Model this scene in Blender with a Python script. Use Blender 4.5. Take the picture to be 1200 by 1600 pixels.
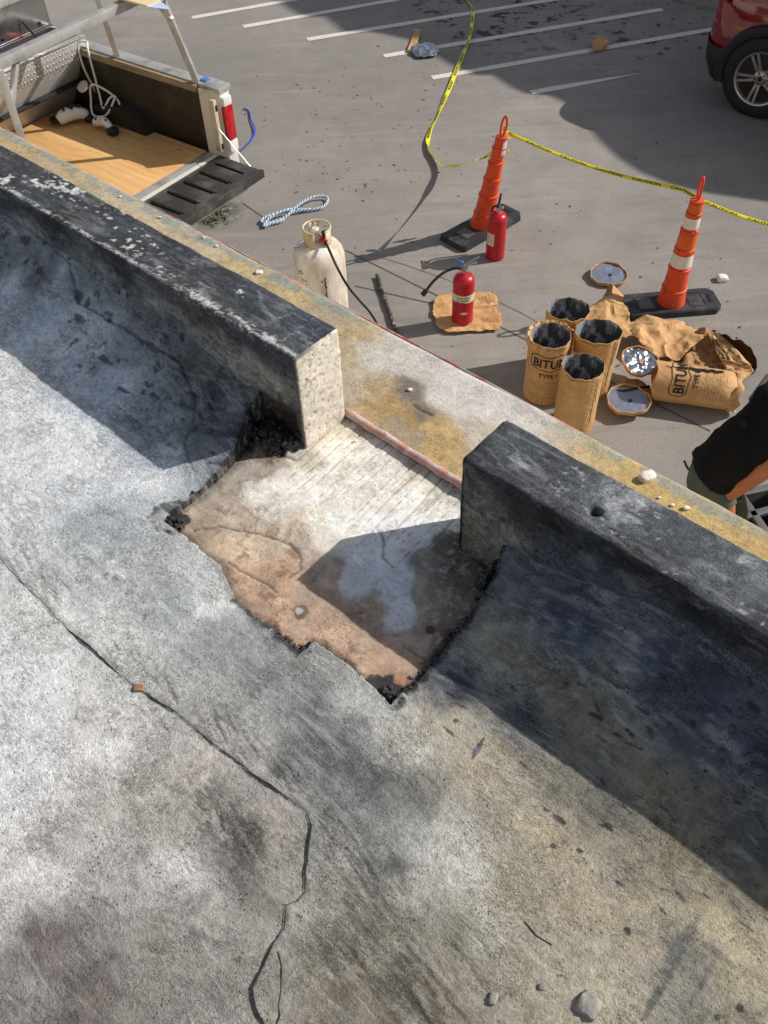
import bpy, bmesh, math, random
import numpy as np
from mathutils import Vector, Matrix, Euler
random.seed(7); rng = np.random.default_rng(11)
PI = math.pi
S = bpy.context.scene
for o in list(bpy.data.objects): bpy.data.objects.remove(o)
C = S.collection

# ------------------------------------------------------------------ camera, world, sun, exposure
FPX = 1400.0
_n = np.array([49., 1226., FPX]); _n /= np.linalg.norm(_n)
_f = np.array([0, 0, 1.]) - _n[2]*_n; _f /= np.linalg.norm(_f)
R0 = np.array([np.cross(_f, -_n), _f, -_n])           # camera axes (right, down, ahead) -> world axes
HZ = 1.5                                              # eye above the roof (z = 0)
G = -2.7                                              # parking lot level
cam = bpy.data.cameras.new('camera'); cam_o = bpy.data.objects.new('camera', cam); C.objects.link(cam_o)
cam.sensor_fit = 'VERTICAL'; cam.sensor_height = 24; cam.lens = 24*FPX/1600; cam.clip_end = 500; cam.clip_start = .02
cx, cy, cz = R0 @ [1, 0, 0], R0 @ [0, -1, 0], R0 @ [0, 0, -1]
cam_o.matrix_world = Matrix(((cx[0], cy[0], cz[0], 0), (cx[1], cy[1], cz[1], 0), (cx[2], cy[2], cz[2], HZ), (0, 0, 0, 1)))
S.camera = cam_o
SUN = Vector((1.27, .25, 1)).normalized()
w = bpy.data.worlds.new('World'); S.world = w; w.use_nodes = True
nt = w.node_tree; nt.nodes.clear()
sky = nt.nodes.new('ShaderNodeTexSky'); sky.sky_type = 'NISHITA'; sky.sun_disc = False
sky.sun_elevation = math.asin(SUN.z); sky.sun_rotation = math.atan2(SUN.x, SUN.y); sky.air_density = 1.0; sky.dust_density = 1.0
bg = nt.nodes.new('ShaderNodeBackground'); bg.inputs[1].default_value = .10
wo = nt.nodes.new('ShaderNodeOutputWorld'); hs_ = nt.nodes.new('ShaderNodeHueSaturation'); hs_.inputs['Saturation'].default_value = .55; nt.links.new(sky.outputs[0], hs_.inputs['Color']); nt.links.new(hs_.outputs[0], bg.inputs[0]); nt.links.new(bg.outputs[0], wo.inputs[0])
sl = bpy.data.lights.new('sun', 'SUN'); sl.energy = 4.3; sl.angle = math.radians(.5); sl.color = (1, .955, .89)
so = bpy.data.objects.new('sun', sl); C.objects.link(so); so.rotation_euler = SUN.to_track_quat('Z', 'Y').to_euler()
so.location = (6, 2, 8)
S.view_settings.view_transform = 'Standard'; S.view_settings.look = 'None'; S.view_settings.gamma = 1
S.view_settings.use_curve_mapping = False; S.view_settings.exposure = 0.0
S.render.engine = 'CYCLES'; S.render.resolution_x = 768; S.render.resolution_y = 1024

# ------------------------------------------------------------------ survey helpers
def at(u, v, z):                                       # where the sight line of a photo pixel meets height z
    d = R0 @ np.array([(u-600)/FPX, (v-800)/FPX, 1.]); return Vector(np.array([0, 0, HZ]) + d*((z-HZ)/d[2]))
PA = math.radians(-43.3)                               # parapet direction
ES = np.array([math.cos(PA), math.sin(PA)]); ET = np.array([-ES[1], ES[0]])
def st(u, v, z=0):
    p = at(u, v, z); return (p.x*ES[0]+p.y*ES[1], p.x*ET[0]+p.y*ET[1])
def W(s, t, z=0): return Vector((ES[0]*s+ET[0]*t, ES[1]*s+ET[1]*t, z))

# ------------------------------------------------------------------ materials
def lin(c):
    c = [x/255 for x in c[:3]]
    return tuple(x/12.92 if x <= .04045 else ((x+.055)/1.055)**2.4 for x in c)
class NT:
    def __init__(s, name):
        s.m = bpy.data.materials.new(name); s.m.use_nodes = True; s.t = s.m.node_tree; s.b = s.t.nodes['Principled BSDF']
        s.tc = None
    def n(s, typ, ins=None, **kw):
        x = s.t.nodes.new(typ)
        for k, v in kw.items(): setattr(x, k, v)
        for k, v in (ins or {}).items(): s.set(x.inputs[k], v)
        return x
    def set(s, sock, v):
        if isinstance(v, bpy.types.NodeSocket): s.t.links.new(v, sock)
        else: sock.default_value = v
    def co(s, scale=(1, 1, 1), rot=(0, 0, 0)):
        if not s.tc: s.tc = s.n('ShaderNodeTexCoord')
        return s.n('ShaderNodeMapping', {'Vector': s.tc.outputs['Object'], 'Scale': scale, 'Rotation': rot}).outputs[0]
    def noise(s, scale, detail=4, rough=.55, vec=None, dist=0):
        return s.n('ShaderNodeTexNoise', {'Vector': vec or s.co(), 'Scale': scale, 'Detail': detail, 'Roughness': rough, 'Distortion': dist}).outputs[0]
    def voro(s, scale, vec=None, feature='F1'):
        return s.n('ShaderNodeTexVoronoi', {'Vector': vec or s.co(), 'Scale': scale}, feature=feature).outputs['Distance']
    def ramp(s, v, a, b, lo=0., hi=1.):
        return s.n('ShaderNodeMapRange', {'Value': v, 'From Min': a, 'From Max': b, 'To Min': lo, 'To Max': hi}).outputs[0]
    def mix(s, f, a, b, mode='MIX'):
        x = s.n('ShaderNodeMix', data_type='RGBA', blend_type=mode)
        s.set(x.inputs[0], f)
        for i, v in ((6, a), (7, b)):
            if isinstance(v, (tuple, list)): v = (*v[:3], 1)
            s.set(x.inputs[i], v)
        return x.outputs[2]
    def grey(s, v): return s.n('ShaderNodeCombineColor', {0: v, 1: v, 2: v}).outputs[0]
    def math(s, op, a, b=0.): return s.n('ShaderNodeMath', {0: a, 1: b}, operation=op).outputs[0]
    def bump(s, h, strength=.5, dist=.01, prev=None):
        i = {'Height': h, 'Strength': strength, 'Distance': dist}
        if prev: i['Normal'] = prev
        return s.n('ShaderNodeBump', i).outputs[0]
    def out(s, col=None, rough=None, metal=None, normal=None, spec=None):
        for k, v in (('Base Color', col), ('Roughness', rough), ('Metallic', metal), ('Normal', normal), ('Specular IOR Level', spec)):
            if v is None: continue
            if k == 'Base Color' and isinstance(v, (tuple, list)): v = (*v[:3], 1)
            s.set(s.b.inputs[k], v)
        return s.m

def simple(name, rgb, rough=.5, metal=0., var=.12, scale=12., bump=.0, bscale=60., bdist=.004, dirt=None, spec=None, stretch=(1, 1, 1), dirt_t=(.5, .7), dscale=7.):
    m = NT(name); c = lin(rgb); v = m.co(stretch)
    col = m.mix(m.ramp(m.noise(scale, 5, .6, v), .3, .7), tuple(x*(1-var) for x in c), tuple(min(1, x*(1+var)) for x in c))
    if dirt: col = m.mix(m.ramp(m.noise(dscale, 6, .65, v), *dirt_t), col, lin(dirt))
    nm = m.bump(m.noise(bscale, 4, .6, v), bump, bdist) if bump else None
    r = m.ramp(m.noise(scale*1.7, 3), .3, .7, max(0, rough-.08), min(1, rough+.08))
    return m.out(col, r, metal, nm, spec)

def coated(name, grain=.16, speck=.0, rough=.75, fine=900, bstr=.5, stone=None, streak=0, spec=.5, mid=90, grit=.002, blot=.25, smear=0):
    """colour comes from the mesh's own 'tint' layer; this adds grain, grit, streaks and relief"""
    m = NT(name)
    at_ = m.n('ShaderNodeAttribute', attribute_name='tint'); a = at_.outputs[0]; al = at_.outputs['Alpha']
    f1 = m.noise(fine, 3, .75); f2 = m.noise(mid, 5, .75); f3 = m.noise(46, 8, .78)
    g = m.math('ADD', m.ramp(f1, .34, .66, 1-grain, 1+grain), m.ramp(f2, .34, .66, -grain*1.1, grain*1.1))
    g = m.math('ADD', g, m.ramp(f3, .40, .60, -blot*.75, blot*.75))
    col = m.mix(1., a, m.grey(g), 'MULTIPLY')
    h = m.math('ADD', m.math('MULTIPLY', f1, .6), m.math('MULTIPLY', f2, 1.3)); h = m.math('ADD', h, m.math('MULTIPLY', f3, 1.4))
    if streak:
        sv = m.co((16, 230, 40), (0, 0, math.radians(14)))
        sn = m.noise(1, 6, .7, sv, .9)
        big = m.math('MULTIPLY', al, m.ramp(m.noise(7, 5, .65), .42, .56))
        sm = m.math('MULTIPLY', m.ramp(sn, .56, .62), m.math('MULTIPLY', big, streak))
        col = m.mix(sm, col, m.mix(1., a, (.42, .41, .40), 'MULTIPLY'))
        h = m.math('SUBTRACT', h, m.math('MULTIPLY', sm, 1.2))
        sn2 = m.noise(1, 5, .7, m.co((9, 120, 30), (0, 0, math.radians(-4))), .8)
        sm2 = m.math('MULTIPLY', m.ramp(sn2, .60, .66), m.math('MULTIPLY', m.math('MULTIPLY', al, m.ramp(m.noise(9, 4), .45, .6)), streak*.8))
        col = m.mix(sm2, col, m.mix(.5, a, (.75, .75, .74)))
    if smear:
        n1 = m.noise(1, 8, .70, m.co((9, 38, 20), (0, 0, math.radians(5))), 1.3)
        k = m.math('MULTIPLY', m.ramp(n1, .50, .64), m.ramp(m.noise(3.3, 4, .6), .38, .58))
        col = m.mix(m.math('MULTIPLY', k, smear), col, m.mix(.55, m.mix(1., a, (1.35, 1.35, 1.35), 'MULTIPLY'), (.60, .60, .58)))
        n2 = m.noise(1, 8, .72, m.co((8, 26, 20), (0, 0, math.radians(-8))), 1.6)
        k = m.math('MULTIPLY', m.ramp(n2, .47, .36), m.ramp(m.noise(4.1, 4, .6), .40, .6))
        col = m.mix(m.math('MULTIPLY', k, smear), col, m.mix(1., col, (.60, .61, .62), 'MULTIPLY'))
        n3 = m.noise(1, 6, .62, m.co((26, 95, 40), (0, 0, math.radians(11))), 1.1)
        rd = m.math('ABSOLUTE', m.math('SUBTRACT', n3, .5)); k = m.math('MULTIPLY', m.ramp(rd, .014, .003), m.ramp(m.noise(5.5, 4, .6), .50, .60))
        col = m.mix(m.math('MULTIPLY', k, .62), col, m.mix(1., a, (.30, .29, .28), 'MULTIPLY')); h = m.math('SUBTRACT', h, m.math('MULTIPLY', k, .9))
        n4 = m.noise(1, 6, .6, m.co((60, 70, 40)), 2.); k = m.math('MULTIPLY', m.ramp(m.math('ABSOLUTE', m.math('SUBTRACT', n4, .5)), .02, .004), m.ramp(m.noise(6.5, 4, .6, m.co((1.3, 1, 1))), .52, .60))
        col = m.mix(m.math('MULTIPLY', k, .5), col, m.mix(1., a, (.42, .41, .40), 'MULTIPLY')); h = m.math('SUBTRACT', h, k)
    if stone:
        vd = m.voro(stone[0], m.co()); k = m.ramp(vd, .14, .26, 1, 0)
        k2 = m.math('MULTIPLY', m.math('MULTIPLY', k, m.ramp(m.noise(stone[0]*.3, 4, .6), .50, .56)), m.ramp(m.noise(5, 4, .6), .44, .60))
        col = m.mix(m.math('MULTIPLY', k2, stone[2]), col, lin(stone[1])); h = m.math('ADD', h, m.math('MULTIPLY', k2, 1.0))
    if speck:
        vd = m.voro(120, m.co()); k = m.math('MULTIPLY', m.ramp(vd, .16, .24, 1, 0), m.ramp(m.noise(19, 4, .6), .53, .58))
        col = m.mix(m.math('MULTIPLY', k, speck), col, (.02, .02, .022)); h = m.math('SUBTRACT', h, m.math('MULTIPLY', k, .8))
    return m.out(col, m.ramp(f2, .3, .7, rough-.12, rough+.1), 0., m.bump(h, bstr, grit), spec)

M = {}
M['roof'] = coated('roof_coating', .17, .5, .66, 330, 1., (150, (228, 226, 220), .45), .85, .4, 120, .0044, .25, .85)
M['tar'] = coated('tar_coating', .34, .5, .62, 330, .9, (190, (170, 172, 174), .3), 0, .4, 120, .0035, .4, .5)
M['slab'] = coated('exposed_slab', .10, .5, .8, 330, .6, (90, (215, 205, 190), .2), .2, .4, 120, .002, .16, .35)
M['ledge'] = coated('sanded_ledge', .17, .3, .9, 330, .7, (190, (236, 222, 190), .3), 0, .3, 170, .0018, .14, .3)
M['concrete'] = simple('cut_concrete', (226, 218, 205), .85, var=.14, scale=22, bump=.5, bscale=120, bdist=.003, dirt=(150, 132, 112), stretch=(1, 1, 3), dirt_t=(.56, .72))
M['stone'] = simple('stone', (150, 146, 138), .85, var=.4, scale=60, bump=.6, bscale=150, bdist=.003)
M['chip'] = simple('pale_chip', (235, 226, 212), .8, var=.15, scale=60, bump=.4, bscale=150, bdist=.002)
M['rusty'] = simple('rusty_pipe', (190, 132, 116), .7, var=.2, scale=60, bump=.5, bscale=160, bdist=.002, dirt=(206, 190, 182), dirt_t=(.42, .66), dscale=38)
M['wall'] = simple('painted_wall', (196, 184, 160), .8, var=.08, bump=.2, bscale=80)
M['red_edge'] = simple('red_edge', (188, 108, 96), .6, var=.3, scale=30, dirt=(176, 166, 156), dirt_t=(.46, .52), dscale=9)

def asphalt():
    m = NT('asphalt')
    big = m.noise(.35, 5, .6); mid = m.noise(2.6, 6, .62); fine = m.noise(60, 5, .75); vf = m.noise(230, 3, .7)
    c1, c2 = lin((158, 151, 144)), lin((138, 132, 126))
    col = m.mix(m.ramp(big, .35, .65), c1, c2)
    col = m.mix(m.ramp(mid, .40, .72, 0, .5), col, lin((124, 119, 113)))
    sv = m.co((1.1, 9, 1), (0, 0, math.radians(22)))
    col = m.mix(m.ramp(m.noise(1.5, 6, .7, sv, .8), .54, .78, 0, .55), col, lin((112, 107, 102)))
    sv2 = m.co((.5, 5, 1), (0, 0, math.radians(-40)))
    col = m.mix(m.ramp(m.noise(1.3, 5, .65, sv2, .5), .56, .74, 0, .35), col, lin((178, 168, 158)))
    g = m.math('ADD', m.ramp(fine, .32, .68, .84, 1.16), m.ramp(vf, .3, .7, -.2, .2))
    col = m.mix(1., col, m.grey(g), 'MULTIPLY')
    # pale grit and dark pits
    k = m.math('MULTIPLY', m.ramp(m.voro(55), .10, .18, 1, 0), m.ramp(m.noise(3, 3), .42, .6))
    col = m.mix(m.math('MULTIPLY', k, .5), col, lin((205, 198, 190)))
    k = m.math('MULTIPLY', m.ramp(m.voro(9), .035, .06, 1, 0), m.ramp(m.noise(1.6, 4), .52, .56))
    col = m.mix(m.math('MULTIPLY', k, .85), col, lin((52, 50, 48)))
    # oil drips between the painted lines
    geo = m.n('ShaderNodeNewGeometry').outputs['Position']
    for (u, v, r, thr) in ((790, 22, 1.5, .56), (1010, 45, 1.6, .62), (740, 18, 1.2, .60), (330, 330, .35, .42)):
        p = at(u, v, G); d = m.n('ShaderNodeVectorMath', {0: geo, 1: tuple(p)}, operation='DISTANCE').outputs['Value']
        k = m.math('MULTIPLY', m.ramp(d, r*.35, r, 1, 0), m.ramp(m.noise(6.5, 3, .6), thr, thr+.03))
        col = m.mix(m.math('MULTIPLY', k, .8), col, lin((48, 47, 49)))
    nm = m.bump(m.math('ADD', fine, vf), .55, .006)
    return m.out(col, m.ramp(mid, .3, .7, .78, .92), 0., nm, .35)
M['asphalt'] = asphalt()
def linepaint():
    m = NT('line_paint'); f = m.noise(45, 5, .75)
    col = m.mix(m.ramp(f, .50, .68, 0, .75), lin((226, 219, 207)), lin((158, 150, 143)))
    return m.out(col, .75, 0., m.bump(f, .4, .004))
M['line'] = linepaint()
M['joint'] = simple('joint_filler', (92, 87, 82), .9, var=.3, scale=30)
M['orange'] = simple('orange_plastic', (232, 78, 34), .5, var=.12, scale=9, dirt=(176, 84, 54), dirt_t=(.50, .66), dscale=16, bump=.1, bscale=40)
M['orange2'] = simple('orange_reflective', (226, 98, 24), .35, var=.12, scale=14, dirt=(170, 110, 50), dirt_t=(.5, .75))
M['white_band'] = simple('white_reflective', (226, 220, 212), .4, var=.08, scale=20, dirt=(190, 160, 140), dirt_t=(.6, .75), dscale=20)
M['rubber'] = simple('black_rubber', (46, 46, 49), .6, var=.25, scale=14, bump=.3, bscale=120, dirt=(96, 93, 90), dirt_t=(.55, .8))
M['red'] = simple('red_enamel', (182, 22, 34), .33, var=.12, scale=8, dirt=(140, 44, 44), dirt_t=(.56, .70), dscale=22)
M['label'] = simple('paper_label', (214, 206, 180), .6, var=.12, scale=30, dirt=(150, 140, 110), dirt_t=(.55, .7), dscale=40)
M['black'] = simple('black_plastic', (22, 22, 24), .5, var=.2)
M['ink'] = simple('black_ink', (34, 26, 20), .7, var=.25, scale=60)
M['steel'] = simple('steel', (190, 190, 192), .3, .9, var=.12, scale=20)
M['blue_tag'] = simple('blue_plastic', (60, 110, 190), .4)
M['kraft_old'] = simple('kraft_paper', (208, 158, 98), .8, var=.1, scale=9, bump=.35, bscale=14, bdist=.012, dirt=(178, 128, 74), dirt_t=(.5, .75), dscale=5)
M['kraft_dold'] = simple('stained_shaded_kraft', (184, 134, 78), .75, var=.15, scale=9, bump=.5, bscale=16, bdist=.015, dirt=(120, 78, 44), dirt_t=(.5, .7), dscale=6)
def kraft(name, a, b, tar=.0):
    m = NT(name); n1 = m.noise(5, 6, .65); n2 = m.noise(26, 5, .7)
    col = m.mix(m.ramp(n1, .35, .68), lin(a), lin(b)); col = m.mix(1., col, m.grey(m.ramp(n2, .3, .7, .88, 1.1)), 'MULTIPLY')
    c1 = m.math('ABSOLUTE', m.math('SUBTRACT', m.noise(6, 4, .5, None, 1.2), .5)); c2 = m.math('ABSOLUTE', m.math('SUBTRACT', m.noise(17, 3, .5, m.co((1, 1, .6)), .8), .5))
    cr = m.ramp(c1, 0., .05); cr2 = m.ramp(c2, 0., .08)
    col = m.mix(m.math('MULTIPLY', m.ramp(c1, .02, .0), .35), col, lin((228, 190, 142)))
    k = m.ramp(m.noise(7.5, 6, .7, m.co((1, 1, .45))), .665, .69); col = m.mix(m.math('MULTIPLY', k, tar), col, lin((38, 28, 22)))
    h = m.math('ADD', m.math('MULTIPLY', cr, .6), m.math('ADD', m.math('MULTIPLY', cr2, .35), n2))
    return m.out(col, .78, 0., m.bump(h, .32, .008))
M['kraft'] = kraft('kraft_paper', (212, 168, 114), (190, 144, 92), .7); M['kraft_d'] = kraft('stained_shaded_kraft', (186, 142, 92), (142, 100, 62), .9)  # second kraft is darker: tar-stained paper, also shade painted on some pieces
M['foil'] = simple('foil_liner', (172, 176, 184), .22, .92, var=.08, scale=20, bump=.5, bscale=22, bdist=.01)
def bitum():
    m = NT('bitumen_film'); n1 = m.noise(7, 5, .6, m.co((1, 1, .5))); k = m.ramp(n1, .44, .54)
    col = m.mix(k, lin((72, 73, 78)), lin((200, 202, 206)))
    return m.out(col, m.ramp(n1, .3, .7, .18, .36), m.ramp(n1, .48, .56, .1, .45), m.bump(m.noise(14, 4, .6), .6, .012), .7)
M['bitumen'] = bitum()
M['tarstreak'] = simple('tar_streak', (24, 23, 24), .35, var=.3)
M['disc'] = simple('foil_disc', (150, 156, 172), .38, .6, var=.08, scale=9, bump=.25, bscale=18, bdist=.006)
M['tankwhite'] = simple('tank_paint', (236, 232, 222), .5, var=.08, scale=7, dirt=(180, 152, 112), dirt_t=(.42, .62), dscale=4.2, stretch=(1, 1, .3), bump=.15, bscale=60)
M['tankscuff'] = simple('tank_scuff', (60, 50, 42), .8, var=.3)
M['brass'] = simple('rusty_collar', (214, 196, 164), .5, .1, var=.2, scale=14, dirt=(150, 110, 74))
M['tape'] = simple('caution_tape', (232, 222, 28), .35, var=.08, scale=12)
M['rope_b'] = simple('blue_rope', (60, 130, 190), .7, var=.2, scale=40, bump=.5, bscale=300)
M['rope_w'] = simple('white_rope', (222, 222, 216), .8, var=.1, scale=40)
M['strap'] = simple('blue_strap', (44, 74, 176), .6, var=.3, scale=20, dirt=(26, 30, 60))
def plywood():
    m = NT('plywood')
    wp = m.noise(1.6, 4, .5, m.co((.5, 1.3, 1)), 1.5); v = m.co((.35, 1, 1))
    wv = m.n('ShaderNodeTexWave', {'Vector': v, 'Scale': 3.2, 'Distortion': 14., 'Detail': 4., 'Detail Scale': .9, 'Detail Roughness': .6}, wave_type='BANDS', bands_direction='Y').outputs['Fac']
    col = m.mix(m.ramp(wp, .35, .65), lin((228, 184, 124)), lin((210, 160, 98)))
    col = m.mix(m.ramp(wv, .55, 1., 0, .38), col, lin((196, 144, 88)))
    col = m.mix(m.ramp(m.noise(6, 6, .7, m.co((.25, 2.2, 1)), .5), .5, .7, 0, .3), col, lin((200, 150, 96)))
    kn = m.math('MULTIPLY', m.ramp(m.voro(2.1, m.co((.8, 2.2, 1))), .03, .08, 1, 0), .75); col = m.mix(kn, col, lin((126, 78, 46)))
    col = m.mix(m.ramp(m.noise(3, 6, .7), .60, .72, 0, .35), col, lin((150, 120, 92)))
    return m.out(col, .65, 0., m.bump(wv, .08, .002))
M['ply'] = plywood()
def tread():
    m = NT('diamond_plate')
    v = m.co((1, 1, 1), (0, 0, 0)); n1 = m.noise(4, 5, .6)
    col = m.mix(m.ramp(n1, .3, .7), (.52, .51, .50), (.38, .37, .365))
    return m.out(col, m.ramp(n1, .3, .7, .35, .55), .25, m.bump(m.noise(60, 3), .1, .002))
M['tread'] = tread()
M['alu'] = simple('dull_aluminium', (186, 185, 182), .42, .4, var=.12, scale=9, dirt=(142, 140, 134), dirt_t=(.5, .7))
M['alu_sh'] = simple('polished_sheet', (176, 178, 178), .24, .9, var=.12, scale=4, bump=.1, bscale=3, bdist=.03)
M['liner'] = simple('bed_liner', (38, 34, 30), .55, var=.35, scale=5, bump=.2, bscale=40, dirt=(66, 58, 48), dirt_t=(.52, .7), dscale=4)
M['gate'] = simple('tailgate_liner', (58, 55, 53), .5, var=.3, scale=6, dirt=(100, 94, 88), dirt_t=(.5, .75), dscale=6)
M['rail'] = simple('weathered_wood', (150, 134, 112), .8, var=.2, scale=8, dirt=(110, 92, 72), stretch=(.5, 6, 6))
M['truck'] = simple('truck_paint', (214, 210, 200), .35, var=.06, scale=3, dirt=(150, 140, 125), dirt_t=(.6, .8))
M['taillight'] = simple('red_lens', (180, 18, 26), .15, var=.1)
M['lens_w'] = simple('white_lens', (226, 224, 220), .2, var=.05)
M['cream'] = simple('cream_board', (226, 208, 160), .7, var=.05)
M['white'] = simple('white_plastic', (222, 220, 214), .4, var=.1, scale=12, dirt=(150, 140, 130), dirt_t=(.55, .7))
M['carpaint'] = simple('burgundy_paint', (128, 10, 24), .12, var=.05, scale=2, spec=.8)
M['carpaint'].node_tree.nodes['Principled BSDF'].inputs['Coat Weight'].default_value = 1.
M['cladding'] = simple('black_cladding', (26, 27, 30), .5, var=.15)
M['tyre'] = simple('tyre_rubber', (28, 28, 29), .75, var=.2, bump=.2, bscale=80)
M['alloy'] = simple('alloy_wheel', (178, 174, 168), .3, .75, var=.1)
M['glass'] = simple('dark_glass', (14, 16, 20), .06, var=.05, spec=1.)
M['skin'] = simple('skin', (176, 104, 66), .5, var=.07, scale=14, bump=.1, bscale=200, bdist=.002)
M['shirt'] = simple('black_cotton', (26, 25, 26), .9, var=.25, scale=5, bump=.3, bscale=9, bdist=.02, spec=.15)
M['shorts'] = simple('grey_green_cloth', (78, 88, 78), .9, var=.15, scale=12, bump=.3, bscale=24, bdist=.01)
M['hair'] = simple('dark_hair', (24, 18, 14), .6)
M['crate'] = simple('grey_crate', (92, 92, 90), .6, var=.12, scale=12)
M['clear'] = simple('crumpled_clear_wrap', (235, 238, 240), .15, var=.05, bump=.8, bscale=60, bdist=.01)
M['mat'] = simple('brown_slab', (96, 84, 74), .8, var=.2, scale=9)
M['brick'] = simple('neighbour_render', (170, 160, 146), .85, var=.08)
M['leaf'] = simple('dry_leaf_litter', (104, 112, 82), .8, var=.5, scale=40, dirt=(50, 46, 40))

# ------------------------------------------------------------------ mesh helpers
def smooth(me, ang=None):
    me.polygons.foreach_set('use_smooth', [True]*len(me.polygons))
    if ang is not None: me.set_sharp_from_angle(angle=math.radians(ang))
def link(name, me, mat, parent=None, sm=None):
    o = bpy.data.objects.new(name, me); C.objects.link(o); o.parent = parent
    if mat is not None: me.materials.append(M[mat] if isinstance(mat, str) else mat)
    if sm is not None: smooth(me, sm)
    return o
def tag(o, label=None, cat=None, group=None, kind=None):
    for k, v in (('label', label), ('category', cat), ('group', group), ('kind', kind)):
        if v: o[k] = v
    return o
def empty(name, loc, rz=0, label=None, cat=None, group=None):
    o = bpy.data.objects.new(name, None); C.objects.link(o); o.location = loc; o.rotation_euler = (0, 0, rz); o.empty_display_size = .1
    return tag(o, label, cat, group)
class MB:
    def __init__(s): s.v = []; s.f = []
    def add(s, vs, fs):
        b = len(s.v); s.v += [tuple(x) for x in vs]; s.f += [tuple(i+b for i in f) for f in fs]; return s
    def box(s, c, d, mat=None):
        x, y, z = (k/2 for k in d)
        vs = [Vector((a*x, b*y, e*z)) for a in (-1, 1) for b in (-1, 1) for e in (-1, 1)]
        if mat: vs = [mat @ v for v in vs]
        c = Vector(c)
        return s.add([v+c for v in vs], [(0, 1, 3, 2), (4, 6, 7, 5), (0, 4, 5, 1), (2, 3, 7, 6), (0, 2, 6, 4), (1, 5, 7, 3)])
    def bar(s, a, b, w_, h, upv=(0, 0, 1)):
        a, b = Vector(a), Vector(b); d = (b-a); l = d.length; d.normalize(); u = Vector(upv)
        x = d.cross(u)
        if x.length < 1e-4: x = d.cross(Vector((1, 0, 0)))
        x.normalize(); y = x.cross(d)
        vs = [p + x*(i*w_/2) + y*(j*h/2) for p in (a, b) for i, j in ((-1, -1), (1, -1), (1, 1), (-1, 1))]
        return s.add(vs, [(3, 2, 1, 0), (4, 5, 6, 7), (0, 1, 5, 4), (1, 2, 6, 5), (2, 3, 7, 6), (3, 0, 4, 7)])
    def lathe(s, prof, n=32, c=(0, 0, 0), cap=True, wob=None, rot=None):
        vs, fs = [], []
        for k, (r, z) in enumerate(prof):
            for i in range(n):
                a = 2*PI*i/n; rr, zz = (r, z) if not wob else wob(r, z, a, k)
                v = Vector((rr*math.cos(a), rr*math.sin(a), zz))
                if rot: v = rot @ v
                vs.append(v+Vector(c))
        for k in range(len(prof)-1):
            for i in range(n):
                j = (i+1) % n; fs.append((k*n+i, k*n+j, (k+1)*n+j, (k+1)*n+i))
        if cap:
            fs.append(tuple(range(n))[::-1]); fs.append(tuple((len(prof)-1)*n+i for i in range(n)))
        return s.add(vs, fs)
    def tube(s, pts, r, n=8, cap=True):
        pts = [Vector(p) for p in pts]; vs, fs = [], []; prev = None
        for k, p in enumerate(pts):
            d = (pts[min(k+1, len(pts)-1)]-pts[max(k-1, 0)]).normalized()
            x = prev - d*prev.dot(d) if prev is not None else d.cross(Vector((0, 0, 1)) if abs(d.z) < .9 else Vector((1, 0, 0)))
            x.normalize(); prev = x; y = d.cross(x); rr = r[k] if isinstance(r, (list, tuple)) else r
            for i in range(n):
                a = 2*PI*i/n; vs.append(p + x*math.cos(a)*rr + y*math.sin(a)*rr)
        for k in range(len(pts)-1):
            for i in range(n):
                j = (i+1) % n; fs.append((k*n+i, k*n+j, (k+1)*n+j, (k+1)*n+i))
        if cap: fs += [tuple(range(n))[::-1], tuple((len(pts)-1)*n+i for i in range(n))]
        return s.add(vs, fs)
    def prism(s, poly, z0, z1):
        n = len(poly); vs = [(x, y, z0) for x, y in poly]+[(x, y, z1) for x, y in poly]
        fs = [tuple(range(n))[::-1], tuple(range(n, 2*n))]+[(i, (i+1) % n, n+(i+1) % n, n+i) for i in range(n)]
        return s.add(vs, fs)
    def build(s, name, mat, parent=None, sm=None, bevel=0):
        me = bpy.data.meshes.new(name); me.from_pydata(s.v, [], s.f); me.validate(); 
        bm = bmesh.new(); bm.from_mesh(me)
        if bevel:
            es = [e for e in bm.edges if len(e.link_faces) == 2 and e.calc_face_angle(0) > .6]
            bmesh.ops.bevel(bm, geom=es, offset=bevel, segments=2, affect='EDGES', profile=.6, clamp_overlap=True)
        bmesh.ops.recalc_face_normals(bm, faces=bm.faces); bm.to_mesh(me); bm.free()
        return link(name, me, mat, parent, sm if sm is not None else (35 if bevel else None))
def spline(pts, n=8):
    pts = [Vector(p) for p in pts]; P = [pts[0]*2-pts[1]]+pts+[pts[-1]*2-pts[-2]]; out = []
    for i in range(1, len(P)-2):
        for k in range(n):
            t = k/n; a, b, c, d = P[i-1], P[i], P[i+1], P[i+2]
            out.append(.5*((2*b)+(c-a)*t+(2*a-5*b+4*c-d)*t*t+(3*b-a-3*c+d)*t**3))
    out.append(pts[-1]); return out
_perm = rng.random((256, 256))
def vn(x, y, seed=0):
    x = np.asarray(x, float)+seed*37.7; y = np.asarray(y, float)+seed*91.3
    xi = np.floor(x).astype(int); yi = np.floor(y).astype(int); fx = x-xi; fy = y-yi
    fx = fx*fx*(3-2*fx); fy = fy*fy*(3-2*fy); a = _perm[xi & 255, yi & 255]; b = _perm[(xi+1) & 255, yi & 255]
    c = _perm[xi & 255, (yi+1) & 255]; d = _perm[(xi+1) & 255, (yi+1) & 255]
    return (a*(1-fx)+b*fx)*(1-fy)+(c*(1-fx)+d*fx)*fy
def fbm(x, y, o=5, seed=0, g=.5):
    r = 0; a = 1; t = 0
    for i in range(o): r = r+a*vn(x*2**i, y*2**i, seed+i*3); t += a; a *= g
    return r/t                                         # 0..1, mean .5
def sst(a, b, x): t = np.clip((x-a)/(b-a), 0, 1); return t*t*(3-2*t)
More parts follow.
